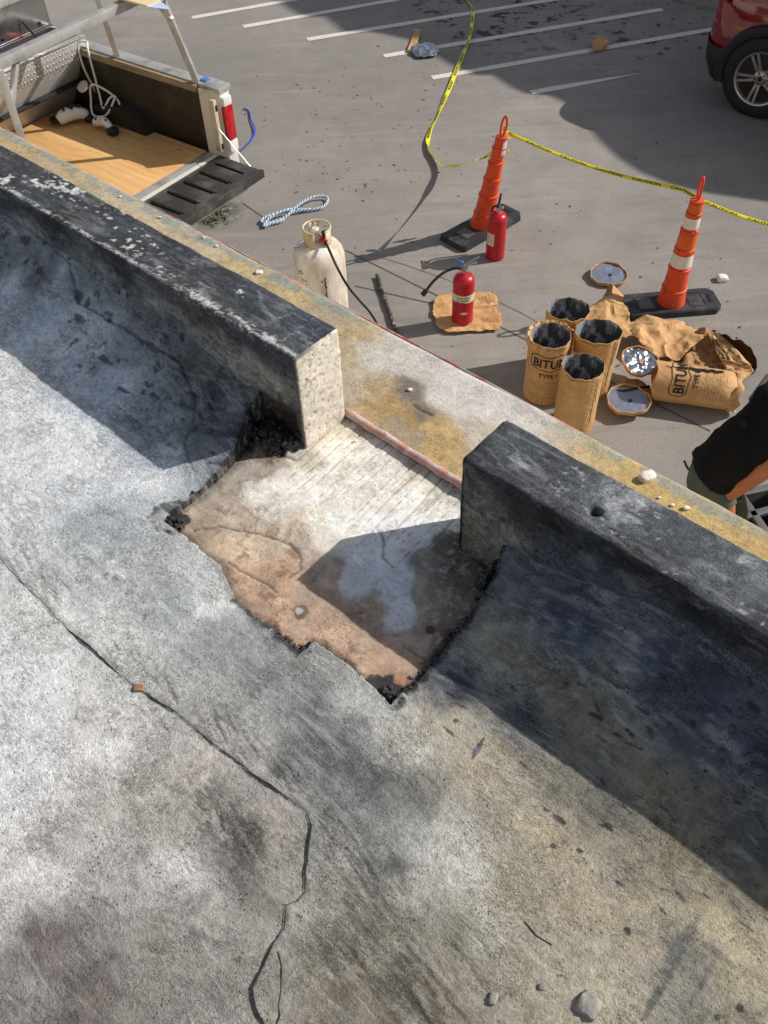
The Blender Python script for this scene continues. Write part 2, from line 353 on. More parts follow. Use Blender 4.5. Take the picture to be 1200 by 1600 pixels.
def grid(name, P, col, mat, keep=None, parent=None, kind=None, st_frame=True, alpha=None):
    n, m_, _ = P.shape; idx = np.arange(n*m_).reshape(n, m_)
    q = np.stack([idx[:-1, :-1], idx[1:, :-1], idx[1:, 1:], idx[:-1, 1:]], -1).reshape(-1, 4)
    if keep is not None: q = q[keep.reshape(-1)]
    me = bpy.data.meshes.new(name); me.vertices.add(n*m_); me.vertices.foreach_set('co', P.reshape(-1).astype(np.float32))
    me.loops.add(len(q)*4); me.loops.foreach_set('vertex_index', q.reshape(-1).astype(np.int32))
    me.polygons.add(len(q)); me.polygons.foreach_set('loop_start', np.arange(0, len(q)*4, 4, dtype=np.int32))
    if col is not None:
        at_ = me.color_attributes.new('tint', 'FLOAT_COLOR', 'POINT')
        c4 = np.ones((n*m_, 4), np.float32); c4[:, :3] = col.reshape(-1, 3); c4[:, 3] = 1. if alpha is None else alpha.reshape(-1); at_.data.foreach_set('color', c4.reshape(-1))
    me.update(calc_edges=True)
    me.polygons.foreach_set('use_smooth', np.ones(len(q), bool))
    o = link(name, me, mat, parent)
    if st_frame: o.rotation_euler = (0, 0, PA)
    if kind: o['kind'] = kind
    return o
def LIN(c):
    q = np.array(lin(c)); m_ = q.mean(); return m_+(q-m_)*(.80 if q[0]-q[2] > .2 else (1.12 if q[0] > q[2] else 1.))
def idw(s, t, pts, power=3.2, eps=.02, warp=.03, seed=5):
    """pts: (s,t,rgb255) control colours, blended with a noise-warped lookup"""
    s2 = s+(fbm(s*9, t*9, 4, seed)-.5)*warp*2.4+(fbm(s*45, t*45, 3, seed+9)-.5)*warp*.6
    t2 = t+(fbm(s*9, t*9, 4, seed+20)-.5)*warp*2.4+(fbm(s*45, t*45, 3, seed+29)-.5)*warp*.6
    num = np.zeros(s.shape+(3,)); den = np.zeros(s.shape)
    for (a, b, c) in pts:
        w_ = ((s2-a)**2+(t2-b)**2+eps**2)**(-power/2); num += w_[..., None]*LIN(c); den += w_
    return num/den[..., None]
def blendc(col, m, c): return col*(1-m[..., None])+LIN(c)*m[..., None]
def seg_d(s, t, pts):
    """distance to a polyline and the side (+ left)"""
    best = np.full(s.shape, 1e9); side = np.zeros(s.shape)
    for (a, b), (c, d) in zip(pts[:-1], pts[1:]):
        vx, vy = c-a, d-b; L2 = vx*vx+vy*vy; k = np.clip(((s-a)*vx+(t-b)*vy)/L2, 0, 1)
        ds = np.hypot(s-a-k*vx, t-b-k*vy); cr = vx*(t-b)-vy*(s-a); u = ds < best
        best = np.where(u, ds, best); side = np.where(u, np.sign(cr), side)
    return best, side
def poly_sdf(s, t, poly):
    d, _ = seg_d(s, t, poly+[poly[0]]); ins = np.zeros(s.shape, bool)
    for (a, b), (c, e) in zip(poly, poly[1:]+[poly[0]]):
        if b == e: continue
        ins ^= ((b > t) != (e > t)) & (s < (c-a)*(t-b)/(e-b)+a)
    return np.where(ins, -d, d)

# ------------------------------------------------------------------ roof floor with the cut-out
R3 = .003
sA = np.concatenate([np.linspace(-7, -2.62, 70), np.arange(-2.6, .32, R3), np.linspace(.34, 2.6, 40)])
tA = np.concatenate([np.linspace(-2.4, -.32, 34), np.arange(-.3, .998, R3)])
Sg, Tg = np.meshgrid(sA, tA, indexing='ij')
def cant(t, s): 
    h = .092+.075*sst(-1.32, -1.75, s)+.085*sst(-.60, -.25, s)+.02*(fbm(s*2.2, s*0+3, 3, 41)-.5)
    return h*np.clip((t-.68)/.31, 0, 1)**2.0
hole = [st(252, 812), st(290, 838), st(312, 862), st(345, 885), st(365, 935), st(400, 965), st(440, 998), st(470, 1018), st(492, 1003), st(560, 1052), st(612, 1100), st(626, 1086),
        st(660, 1058), st(700, 1008), st(722, 985), (-.58, .88), (-.585, .93), (-.60, .97), (-.62, 1.02), (-1.315, 1.02), (-1.325, .965), (-1.30, .90), (-1.285, .86), (-1.272, .80), (-1.262, .70)]
wS = Sg+(fbm(Sg*38, Tg*38, 4, 2)-.5)*.016; wT = Tg+(fbm(Sg*38, Tg*38, 4, 8)-.5)*.016
leftcut = (Sg < -1.2) & (Tg < .95)
wS = np.where(leftcut, Sg+(wS-Sg)*.35, wS); wT = np.where(leftcut, Tg+(wT-Tg)*.35, wT)
D = poly_sdf(wS, wT, hole)
gs, gt = np.gradient(D, sA, tA); gl = np.hypot(gs, gt)+1e-9; gs /= gl; gt /= gl
# relief
Z = cant(Tg, Sg)+.006*(fbm(Sg*3, Tg*3, 4, 3)-.5)+.0022*(fbm(Sg*26, Tg*26, 4, 4)-.5)
crack = [st(-60, 812), st(0, 872), st(50, 925), st(95, 972), st(150, 1022), st(215, 1076), st(275, 1115), st(330, 1158), st(395, 1215), st(440, 1243), st(478, 1268), st(487, 1290), st(480, 1330), st(477, 1360), st(477, 1395), st(466, 1408),
         st(447, 1415), st(445, 1450), st(428, 1475), st(410, 1515), st(392, 1545), st(398, 1575), st(410, 1600), st(415, 1640)]
crack2 = [st(436, 1487), st(441, 1510), st(440, 1540), st(436, 1570), st(438, 1588), st(432, 1606), st(428, 1640)]
cw = (fbm(Sg*30, Tg*30, 3, 61)-.5)*.008
dc, side = seg_d(Sg+cw, Tg+cw, crack); dc2, side2 = seg_d(Sg+cw, Tg+cw, crack2)
Z += .0022*np.exp(-(dc/.06)**2)*(side > 0)-.0006*np.exp(-(dc/.0035)**2)+.0008*np.exp(-((dc-.008)/.006)**2)*(side > 0)
Z += -.0005*np.exp(-(dc2/.003)**2)
st_n = fbm(Sg*16, (Tg+Sg*.24)*170+fbm(Sg*9, Tg*9, 3, 13)*5, 4, 12, .6); region = sst(.50, .62, fbm(Sg*4, Tg*4, 3, 15))
below = sst(.0, .06, dc)*(side <= 0)
band = np.exp(-((dc-.03)/.035)**2)*(side > 0)
lower = sst(-.95, -.55, Sg)*sst(.62, .30, Tg)
def blobm(u, v, ra, rb):
    a_, b_ = st(u, v); return np.exp(-(((Sg-a_)/ra)**2+((Tg-b_)/rb)**2))
smask = np.clip(blobm(345, 1270, .10, .05)*1.1+blobm(250, 1170, .10, .03)+blobm(540, 1430, .14, .05)*1.1+blobm(640, 1560, .16, .05)*1.2+blobm(560, 1330, .1, .04)*.6+blobm(760, 1500, .2, .05)*.4+blobm(60, 800, .1, .05)*.5+blobm(640, 1200, .15, .05)*.35, 0, 1)
stk = np.clip(smask*sst(.36, .5, fbm(Sg*7, Tg*9, 4, 15))+band*.9*sst(.4, .55, fbm(Sg*7, Tg*7, 3, 16))*sst(-.3, -.6, Sg), 0, 1)
Z += -stk*.0035*sst(.55, .68, st_n)
rg = 1-np.abs(fbm(Sg*55, Tg*70, 4, 21)*2-1)
p1 = st(330, 1280); blob = np.exp(-(((Sg-p1[0])/.12)**2+((Tg-p1[1])/.05)**2))
p2 = st(170, 900); blob += .6*np.exp(-(((Sg-p2[0])/.22)**2+((Tg-p2[1])/.04)**2))
Z += blob*.0035*(rg-.7)*2
# wrinkled membrane up the cant, left of the cut-out
wr = 1-np.abs(fbm(Sg*20+fbm(Sg*8, Tg*8, 3, 33)*3, Tg*34, 4, 31)*2-1)
wm = sst(.72, .82, Tg)*sst(-.9, -1.3, Sg)
Z += wm*.009*(wr-.75)*sst(-2.6, -1.3, Sg)
Z += sst(.68, .8, Tg)*.006*(fbm(Sg*16, Tg*40, 4, 36)-.5)
lap = [st(70, 240+180, .04), st(126, 462, .05), (-1.95, .92), (-1.7, .93), (-1.56, .94), (-1.47, .905), (-1.43, .86), (-1.40, .80), (-1.33, .76)]
dl, sdl = seg_d(Sg+cw, Tg+cw, lap); Z += .004*(sdl < 0)*np.exp(-(dl/.05)**2)-.003*np.exp(-(dl/.004)**2)
# colours
CP = [(0,600,205,208,212),(80,680,202,206,210),(20,800,192,194,196),(150,720,196,199,202),(150,820,152,156,158),(225,790,160,164,166),(230,750,198,200,204),(100,900,165,167,166),(60,960,190,189,186),(40,1050,206,205,203),
 (150,1150,188,186,182),(40,1200,214,213,211),(100,1300,168,165,161),(30,1360,194,192,190),(0,1420,178,175,172),(60,1480,112,104,100),(150,1560,116,109,104),(20,1560,140,134,130),(250,1500,146,140,134),(300,1420,148,143,138),(300,1365,184,181,177),
 (200,1250,172,166,160),(280,1290,160,155,148),(350,1250,134,130,124),(380,1330,118,114,108),(340,1200,176,170,163),(420,1300,165,158,150),(420,1400,142,137,130),(330,1580,144,139,133),(420,1560,150,145,136),
 (200,1000,178,178,174),(270,950,155,158,158),(340,1000,142,145,145),(300,880,168,170,168),(330,940,190,190,188),(420,1060,136,137,135),(470,1120,116,118,119),(560,1150,128,130,129),(600,1130,170,168,162),(520,1200,100,103,105),(540,1250,128,130,130),(600,1220,112,114,114),(480,1180,108,111,112),(380,1120,150,150,148),(400,1180,160,158,154),(560,1100,165,166,162),
 (660,1250,120,118,112),(700,1120,178,170,154),(650,1160,182,178,168),(760,1200,172,162,142),(850,1300,172,162,142),(800,1400,166,157,139),(900,1420,166,156,137),(700,1330,176,174,168),(740,1370,180,177,170),(620,1330,112,113,112),(650,1300,156,156,154),(640,1370,165,162,154),
 (600,1420,142,137,125),(540,1450,130,126,114),(560,1550,124,117,104),(500,1400,150,146,136),(520,1330,150,148,142),(700,1500,136,129,114),(760,1460,176,172,160),(800,1500,162,154,138),(900,1500,166,158,141),(960,1560,168,160,142),(1000,1450,162,152,132),(1080,1500,128,125,116),(1050,1560,140,137,126),(1150,1540,154,146,128),(1180,1480,176,166,143),(1130,1440,178,167,143),(640,1560,120,112,98),
 (780,1000,152,148,136),(820,1060,142,136,122),(900,1120,140,134,118),(1000,1220,140,133,115),(1080,1320,134,127,110),(1160,1400,138,130,112),(720,1060,72,78,92),(800,1125,92,94,98),(940,1240,112,110,104),(1180,1330,80,80,80)]
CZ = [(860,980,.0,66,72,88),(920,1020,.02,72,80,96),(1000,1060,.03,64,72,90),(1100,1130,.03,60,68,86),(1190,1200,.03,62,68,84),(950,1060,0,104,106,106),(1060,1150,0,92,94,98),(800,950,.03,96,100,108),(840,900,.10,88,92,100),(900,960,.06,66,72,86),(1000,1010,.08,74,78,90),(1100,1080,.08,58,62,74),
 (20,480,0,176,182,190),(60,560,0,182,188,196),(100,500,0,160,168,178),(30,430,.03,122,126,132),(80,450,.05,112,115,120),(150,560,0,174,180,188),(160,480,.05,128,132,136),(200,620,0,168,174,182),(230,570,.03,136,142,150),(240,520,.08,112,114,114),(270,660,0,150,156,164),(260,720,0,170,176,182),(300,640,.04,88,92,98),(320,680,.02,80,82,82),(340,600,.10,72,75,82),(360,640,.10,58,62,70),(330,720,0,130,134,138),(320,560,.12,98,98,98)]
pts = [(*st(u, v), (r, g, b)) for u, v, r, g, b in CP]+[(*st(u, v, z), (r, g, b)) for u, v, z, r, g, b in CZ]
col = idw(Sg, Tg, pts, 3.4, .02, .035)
col = col*(1.12+.58*sst(.12, .48, col.mean(-1))*(1-.45*sst(.04, .10, col[..., 0]-col[..., 2])))[..., None]; col = col*(1+.45*sst(.70, .85, Tg)*sst(.30, .1, col.mean(-1)))[..., None]  # last factor raises the cove colour to lighten the shade lying there
n1 = fbm(Sg*22, Tg*30, 5, 51, .65); n2 = fbm(Sg*7, Tg*12, 5, 52, .6)
dk = 1-np.clip(col.mean(-1)/.45, 0, 1)                          # contrasty blotching where the coating is worn dark
mot = (n1-.5)*(.5+1.1*dk)
col = col*(1+mot[..., None])
wn = sst(.55, .72, fbm(Sg*12+Tg*4, Tg*34, 5, 55, .62))*sst(.45, .62, n2)*.55*dk
col = blendc(col, np.clip(wn, 0, 1), (205, 207, 208))
col = blendc(col, stk*sst(.56, .66, st_n)*.55, (84, 81, 77)); col = blendc(col, stk*sst(.42, .32, st_n)*.4, (196, 192, 184))
col = blendc(col, blob.clip(0, 1)*sst(.66, .5, rg)*.7, (92, 90, 86))
col = blendc(col, .10*np.exp(-(dc/.0040)**2), (80, 78, 76)); col = blendc(col, .2*np.exp(-(dc2/.0028)**2), (70, 68, 66))
col = blendc(col, .45*np.exp(-((dc-.007)/.005)**2)*(side > 0), (170, 168, 164))
col = blendc(col, wm*sst(.62, .5, wr)*.75, (44, 48, 56)); col = blendc(col, .35*np.exp(-(dl/.004)**2)*(Tg > .7)*sst(.35, .6, fbm(Sg*12, Tg*12, 3, 77)), (36, 38, 44))
# tar marks
def dab(u, v, ru, rt, c, amt, ang=0, thr=.45, fq=60):
    global col
    a, b = st(u, v); dx, dy = Sg-a, Tg-b; ca, sa = math.cos(ang), math.sin(ang); x, y = dx*ca+dy*sa, -dx*sa+dy*ca
    k = np.exp(-((x/ru)**2+(y/rt)**2))*1.3; col = blendc(col, amt*sst(thr, thr+.12, k*(.45+fbm(Sg*fq, Tg*fq, 3, 71)*.9)), c)
for u, v, ru, rt in ((1062,1480,.012,.05),(1040,1530,.008,.06),(1120,1490,.035,.006),(1100,1530,.006,.04),(1022,1565,.006,.03)): dab(u, v, ru*.9, rt*1.2, (96, 98, 100), .55, math.radians(0), .42, 120)
rr = np.random.default_rng(5)
for k in range(70):                                            # short tar scratches on the tan coating by the right curb
    u, v = 700+rr.random()*500, 1060+rr.random()*420
    a, b = st(u, v)
    if not (-.7 < a < .2): continue
    dk_ = .35+.65*(b > .62+.02*rr.standard_normal())
    dab(u, v, .004+.013*rr.random(), .0016+.0016*rr.random()+.003*(rr.random() > .85), (44, 46, 54), .8*dk_, rr.normal(0, .3), .40, 140)
for u, v in ((745, 1172), (905, 1330), (865, 1322), (980, 1455), (1120, 1590), (1155, 1575)): dab(u, v, .006, .006, (60, 62, 66), .9)
dab(747, 1168, .004, .022, (90, 92, 98), .9, .2, .25)
# dark smears at the corners and rim of the cut-out
dab(268, 806, .05, .05, (70, 74, 76), .85, 0, .42); dab(275, 822, .03, .03, (38, 40, 42), .9, 0, .42); dab(476, 1016, .014, .014, (46, 48, 50), .9, 0, .4); dab(617, 1095, .02, .02, (48, 50, 54), .8, 0, .42)
rim = np.exp(-(D/.005)**2)*(D > -.002)
rightrim = (Sg > -.70) & (Tg > .64); frontrim = Tg < .64
rimL = np.where(leftcut, .007, np.where(rightrim, .016, .006)); rn = fbm(Sg*60, Tg*60, 3, 75)
col = blendc(col, np.where(rightrim | leftcut | (Tg > .8), sst(1., .3, D/rimL/(rn*2)), 0)*.95, (30, 32, 36))
fr = frontrim & (Sg > -1.1) & (Sg < -.78); col = blendc(col, np.where(fr, sst(1, .2, D/(.016*rn*2)), 0)*.9, (50, 52, 53))
fl = frontrim & (Sg <= -.98); col = blendc(col, np.where(fl, sst(1, .2, D/(.03*rn*2)), 0)*.7, (222, 221, 216))
fl = frontrim & (Sg > -.78); col = blendc(col, np.where(fl, sst(1, .2, D/(.02*rn*2)), 0)*.6, (196, 196, 190))
Z = np.where((D > 0) & (D < .02) & (Tg < .72), Z+.0025*np.exp(-(D/.008)**2), Z)
# sharpen the cut edge
inn = D < 0; near = np.abs(D) < R3*1.3
Sg2 = np.where(near, Sg-(D-np.where(inn, -.0012, .0006))*gs, Sg); Tg2 = np.where(near, Tg-(D-np.where(inn, -.0012, .0006))*gt, Tg)
Z = np.where(inn, -.022, Z)
col = np.where(inn[..., None], col*0+LIN((34, 28, 24)), col)
hi = inn & (Tg > .7) ; col = np.where(hi[..., None], col*0+LIN((60, 44, 32))*(.5+fbm(Sg*60, Tg*60, 3, 3)[..., None]), col)
keepv = ~(D < -R3*1.35); 
out = ~inn; fk = (out[:-1, :-1] | out[1:, :-1] | out[1:, 1:] | out[:-1, 1:])
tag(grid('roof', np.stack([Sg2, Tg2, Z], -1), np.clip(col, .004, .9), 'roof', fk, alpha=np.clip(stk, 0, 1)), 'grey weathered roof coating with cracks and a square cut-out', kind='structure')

# ------------------------------------------------------------------ exposed slab in the cut-out
sB = np.arange(-1.5, -.5, .003); tB = np.arange(.5, 1.150, .003); Sb, Tb = np.meshgrid(sB, tB, indexing='ij')
zf = -.014
SP = [(300,800,196,170,134),(340,770,184,162,130),(400,740,186,168,142),(420,715,150,130,105),(350,850,206,168,122),(300,830,190,150,112),(380,900,214,164,108),(360,820,198,170,134),(420,850,208,174,130),(440,900,212,160,106),(430,960,206,150,98),(480,960,206,156,110),(520,1000,220,166,112),(560,1040,222,166,110),(600,1075,214,152,96),(500,900,196,158,118),(460,830,214,186,146),
 (420,770,222,214,202),(480,760,226,220,210),(470,720,200,190,170),(540,800,226,220,208),(500,820,224,214,196),(560,760,224,218,204),(620,780,228,222,208),(600,700,226,220,204),(530,700,222,214,196),(680,760,222,214,196),(700,800,224,218,206),(660,730,214,204,184),(550,660,206,190,160),(620,820,224,222,220),
 (600,860,216,218,224),(560,880,210,212,220),(540,900,196,196,200),(600,900,208,210,218),(620,940,212,214,222),(610,970,206,206,210),(650,860,206,206,208),(660,880,150,140,128),(700,880,138,128,116),(680,930,146,136,122),(720,900,120,112,102),(650,930,168,156,138),(740,860,92,84,76),(760,890,80,72,66),(700,960,150,132,112),(660,1000,178,146,112),(560,950,190,148,106),(500,920,180,138,96),(600,1010,196,150,104),(640,1040,186,142,100),(560,985,190,150,110),(690,1000,140,116,92),(620,1060,170,124,82),
 (415,690,120,102,82),(440,680,100,86,70),(380,690,90,76,60)]
cs = idw(Sb, Tb, [(*st(u, v, zf), (r, g, b)) for u, v, r, g, b in SP], 5, .012, .03, 15)
cs = cs.mean(-1, keepdims=True)+(cs-cs.mean(-1, keepdims=True))*.70; cs = cs*(1+.18*sst(.35, .6, cs.mean(-1)))[..., None]
nn = fbm(Sb*16, Tb*16, 5, 81, .62); nf = fbm(Sb*70, Tb*70, 4, 82, .6)
warm = np.clip((cs[..., 0]-cs[..., 2])/.25, 0, 1)
cs *= 1+(nn[..., None]-.5)*(.35+.7*warm[..., None])
cs = blendc(cs, warm*sst(.60, .72, fbm(Sb*30, Tb*30, 5, 84, .7))*.55, (112, 70, 44))
cs = blendc(cs, sst(.64, .72, nf)*.3*(1-warm), (160, 152, 140))
zb = zf+.003*(nn-.5)+.0035*(fbm(Sb*9, Tb*9, 4, 86)-.5)
# trowelled plaster patches, proud of the board
pp = sst(.30, .42, cs.min(-1)*1.0)*sst(1.02, .96, Tb); zb += pp*(.0025+.0015*(fbm(Sb*25, Tb*25, 4, 88)-.5))
# board-marked grooves running towards the ledge
gsx = Sb+(fbm(Sb*6, Tb*3, 3, 90)-.5)*.05+(Tb-1.)*.10
gsx = gsx+.006*np.sin(gsx*61)+.004*np.sin(gsx*113); gl_ = np.abs((gsx*40) % 1-.5)*2; gm = sst(.86, .94, Tb+(fbm(Sb*30, Tb*4, 3, 92)-.5)*.18)*sst(.12, .4, fbm(gsx*46*.7, Tb*6, 3, 94))
g1 = sst(.16, .0, gl_)*gm; zb -= .0026*g1; zb += .0012*(fbm(gsx*46, Tb*9, 2, 95)-.5)*gm; cs = blendc(cs, g1*.55, (120, 104, 84))
for pl in ([(300,830),(340,822),(380,830),(420,838),(450,852),(470,870),(466,892),(450,905)], [(590,830),(600,850),(600,870),(615,885)], [(630,1005),(645,1018),(665,1028)], [(400,715),(440,710),(460,720)], [(360,880),(400,905),(430,925)]):
    q = [st(*p, zf) for p in pl]; dd, _ = seg_d(Sb+(nf-.5)*.02, Tb+(nn-.5)*.02, q); zb -= .003*np.exp(-(dd/.003)**2); cs = blendc(cs, .75*np.exp(-(dd/.0022)**2), (88, 78, 70))
def sdab(u, v, r, c, amt, thr=.4):
    global cs
    a, b = st(u, v, zf); k = np.exp(-((Sb-a)**2+(Tb-b)**2)/r**2)*1.3; cs = blendc(cs, amt*sst(thr, thr+.1, k*(.4+nf)), c)
sdab(470, 957, .020, (90, 84, 78), .8, .5); sdab(467, 955, .010, (204, 198, 192), .8, .5); sdab(435, 940, .010, (216, 196, 170), .8, .5); sdab(600, 1078, .035, (40, 40, 44), .95); sdab(585, 1065, .02, (52, 50, 52), .9); sdab(283, 812, .022, (42, 42, 44), .95); sdab(270, 815, .035, (50, 52, 54), .95); sdab(290, 800, .008, (222, 160, 96), 1.)
sdab(625, 1062, .012, (196, 136, 96), .6); sdab(672, 985, .01, (50, 46, 44), .8); sdab(700, 850, .04, (88, 80, 74), .6)
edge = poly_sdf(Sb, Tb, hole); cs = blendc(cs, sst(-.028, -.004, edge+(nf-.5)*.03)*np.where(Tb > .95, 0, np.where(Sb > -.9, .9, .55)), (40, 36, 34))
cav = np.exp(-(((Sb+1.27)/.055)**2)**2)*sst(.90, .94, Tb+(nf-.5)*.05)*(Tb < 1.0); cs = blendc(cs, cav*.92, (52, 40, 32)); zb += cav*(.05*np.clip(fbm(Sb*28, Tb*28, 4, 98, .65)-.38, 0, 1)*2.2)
pebm = sst(.45, .25, cs.mean(-1))*(Sb > -.95)*(Tb > .72)
vv = fbm(Sb*90, Tb*90, 2, 97); cs = blendc(cs, pebm*sst(.62, .7, vv)*.6, (190, 180, 168)); zb += pebm*.003*vv
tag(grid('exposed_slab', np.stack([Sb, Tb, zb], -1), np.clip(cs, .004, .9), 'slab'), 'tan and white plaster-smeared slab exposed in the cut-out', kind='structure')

# ------------------------------------------------------------------ ledge outside the curb
sC = np.concatenate([np.linspace(-9, -3.62, 60), np.arange(-3.6, -.02, .004), np.linspace(0, 2.6, 60)]); tC = np.concatenate([np.arange(1.136, 1.452, .004), [1.454, 1.458, 1.461, 1.463, 1.464]])
Sc, Tc = np.meshgrid(sC, tC, indexing='ij')
LP = [(20,215,196,168,112),(100,265,190,166,120),(200,330,196,176,140),(300,385,198,176,138),(400,430,194,168,112),(450,465,200,174,112),(500,490,176,158,124),(560,530,190,160,104),(545,560,190,168,126),(560,600,186,172,150),
 (600,560,204,196,186),(640,580,208,200,192),(700,620,210,204,196),(660,540,208,202,196),(580,545,206,198,186),(750,640,212,206,200),(720,590,206,200,196),(800,640,204,198,192),(840,650,206,200,192),(590,620,194,164,110),(610,640,186,150,86),(640,620,128,120,110),(660,650,124,116,104),(640,660,176,140,72),(680,670,198,162,96),(700,690,200,164,98),(620,665,164,150,130),(650,690,168,152,130),(700,700,196,160,90),(740,670,204,190,166),
 (880,680,200,184,158),(930,705,200,172,110),(970,730,206,172,96),(1020,765,204,168,92),(1080,790,206,170,92),(1150,830,206,172,100),(1190,850,206,170,96),(850,670,204,196,184)]
cl = idw(Sc, Tc, [(*st(u, v), (r, g, b)) for u, v, r, g, b in LP], 4.5, .012, .035, 25)
nl = fbm(Sc*50, Tc*50, 4, 101, .7); nb = fbm(Sc*9, Tc*14, 4, 102)
warmL = np.clip((cl[..., 0]-cl[..., 2])/.3, 0, 1)
cl *= 1+(nl[..., None]-.5)*(.15+.45*warmL[..., None]); cl = blendc(cl, warmL*sst(.62, .78, nl)*.3, (110, 92, 62)); cl = blendc(cl, warmL*sst(.58, .75, nb)*.35, (140, 130, 118))
eb = Tc+(nb-.5)*.035+(fbm(Sc*40, Tc*40, 3, 105)-.5)*.012
pres = sst(-1.35, -1.5, Sc)+sst(-.75, -.55, Sc)
cl = blendc(cl, sst(1.405, 1.420, eb)*(.10+.5*pres)*sst(.30, .45, fbm(Sc*22, Tc*22, 4, 106)), (128, 148, 150)); cl = blendc(cl, sst(1.450, 1.458, eb)*.6*sst(.3, .5, fbm(Sc*7, Sc*0, 3, 107)), (190, 110, 98))
zl = .002+.004*(nb-.5)+.0025*(nl-.5)*(.4+warmL)-.012*sst(1.435, 1.464, Tc)**2-.02*sst(1.458, 1.464, Tc)
dd, _ = seg_d(Sc+(nl-.5)*.01, Tc, [st(645, 633), st(655, 640), st(675, 650)]); zl -= .004*np.exp(-(dd/.003)**2); cl = blendc(cl, .9*np.exp(-(dd/.0025)**2), (60, 52, 46))
tag(grid('roof_ledge', np.stack([Sc, Tc+(nb-.5)*.008*(Tc > 1.44), zl], -1), np.clip(cl, .004, .9), 'ledge'), 'sandy roof ledge outside the black curb', kind='structure')
mb = MB(); mb.box((-3.2, 1.452-.1, (G-.03)/2-.01), (12, .2, -G-.03)); bw = mb.build('building_wall', 'wall'); bw.rotation_euler = (0, 0, PA); tag(bw, 'building wall under the roof ledge, facing the parking lot', 'wall')
mb = MB(); mb.tube([Vector((s, 1.466+.004*math.sin(s*3.1), -.016+.003*math.sin(s*5))) for s in np.linspace(-9, 2.6, 200)], .0035, 6)
o = mb.build('drip_edge', 'red_edge', bw, 60)
mb = MB(); mb.box((-3.2, .2, -.32), (12, 2.5-.02, .5)); o = mb.build('roof_deck', 'stone'); o.rotation_euler = (0, 0, PA); tag(o, kind='structure')

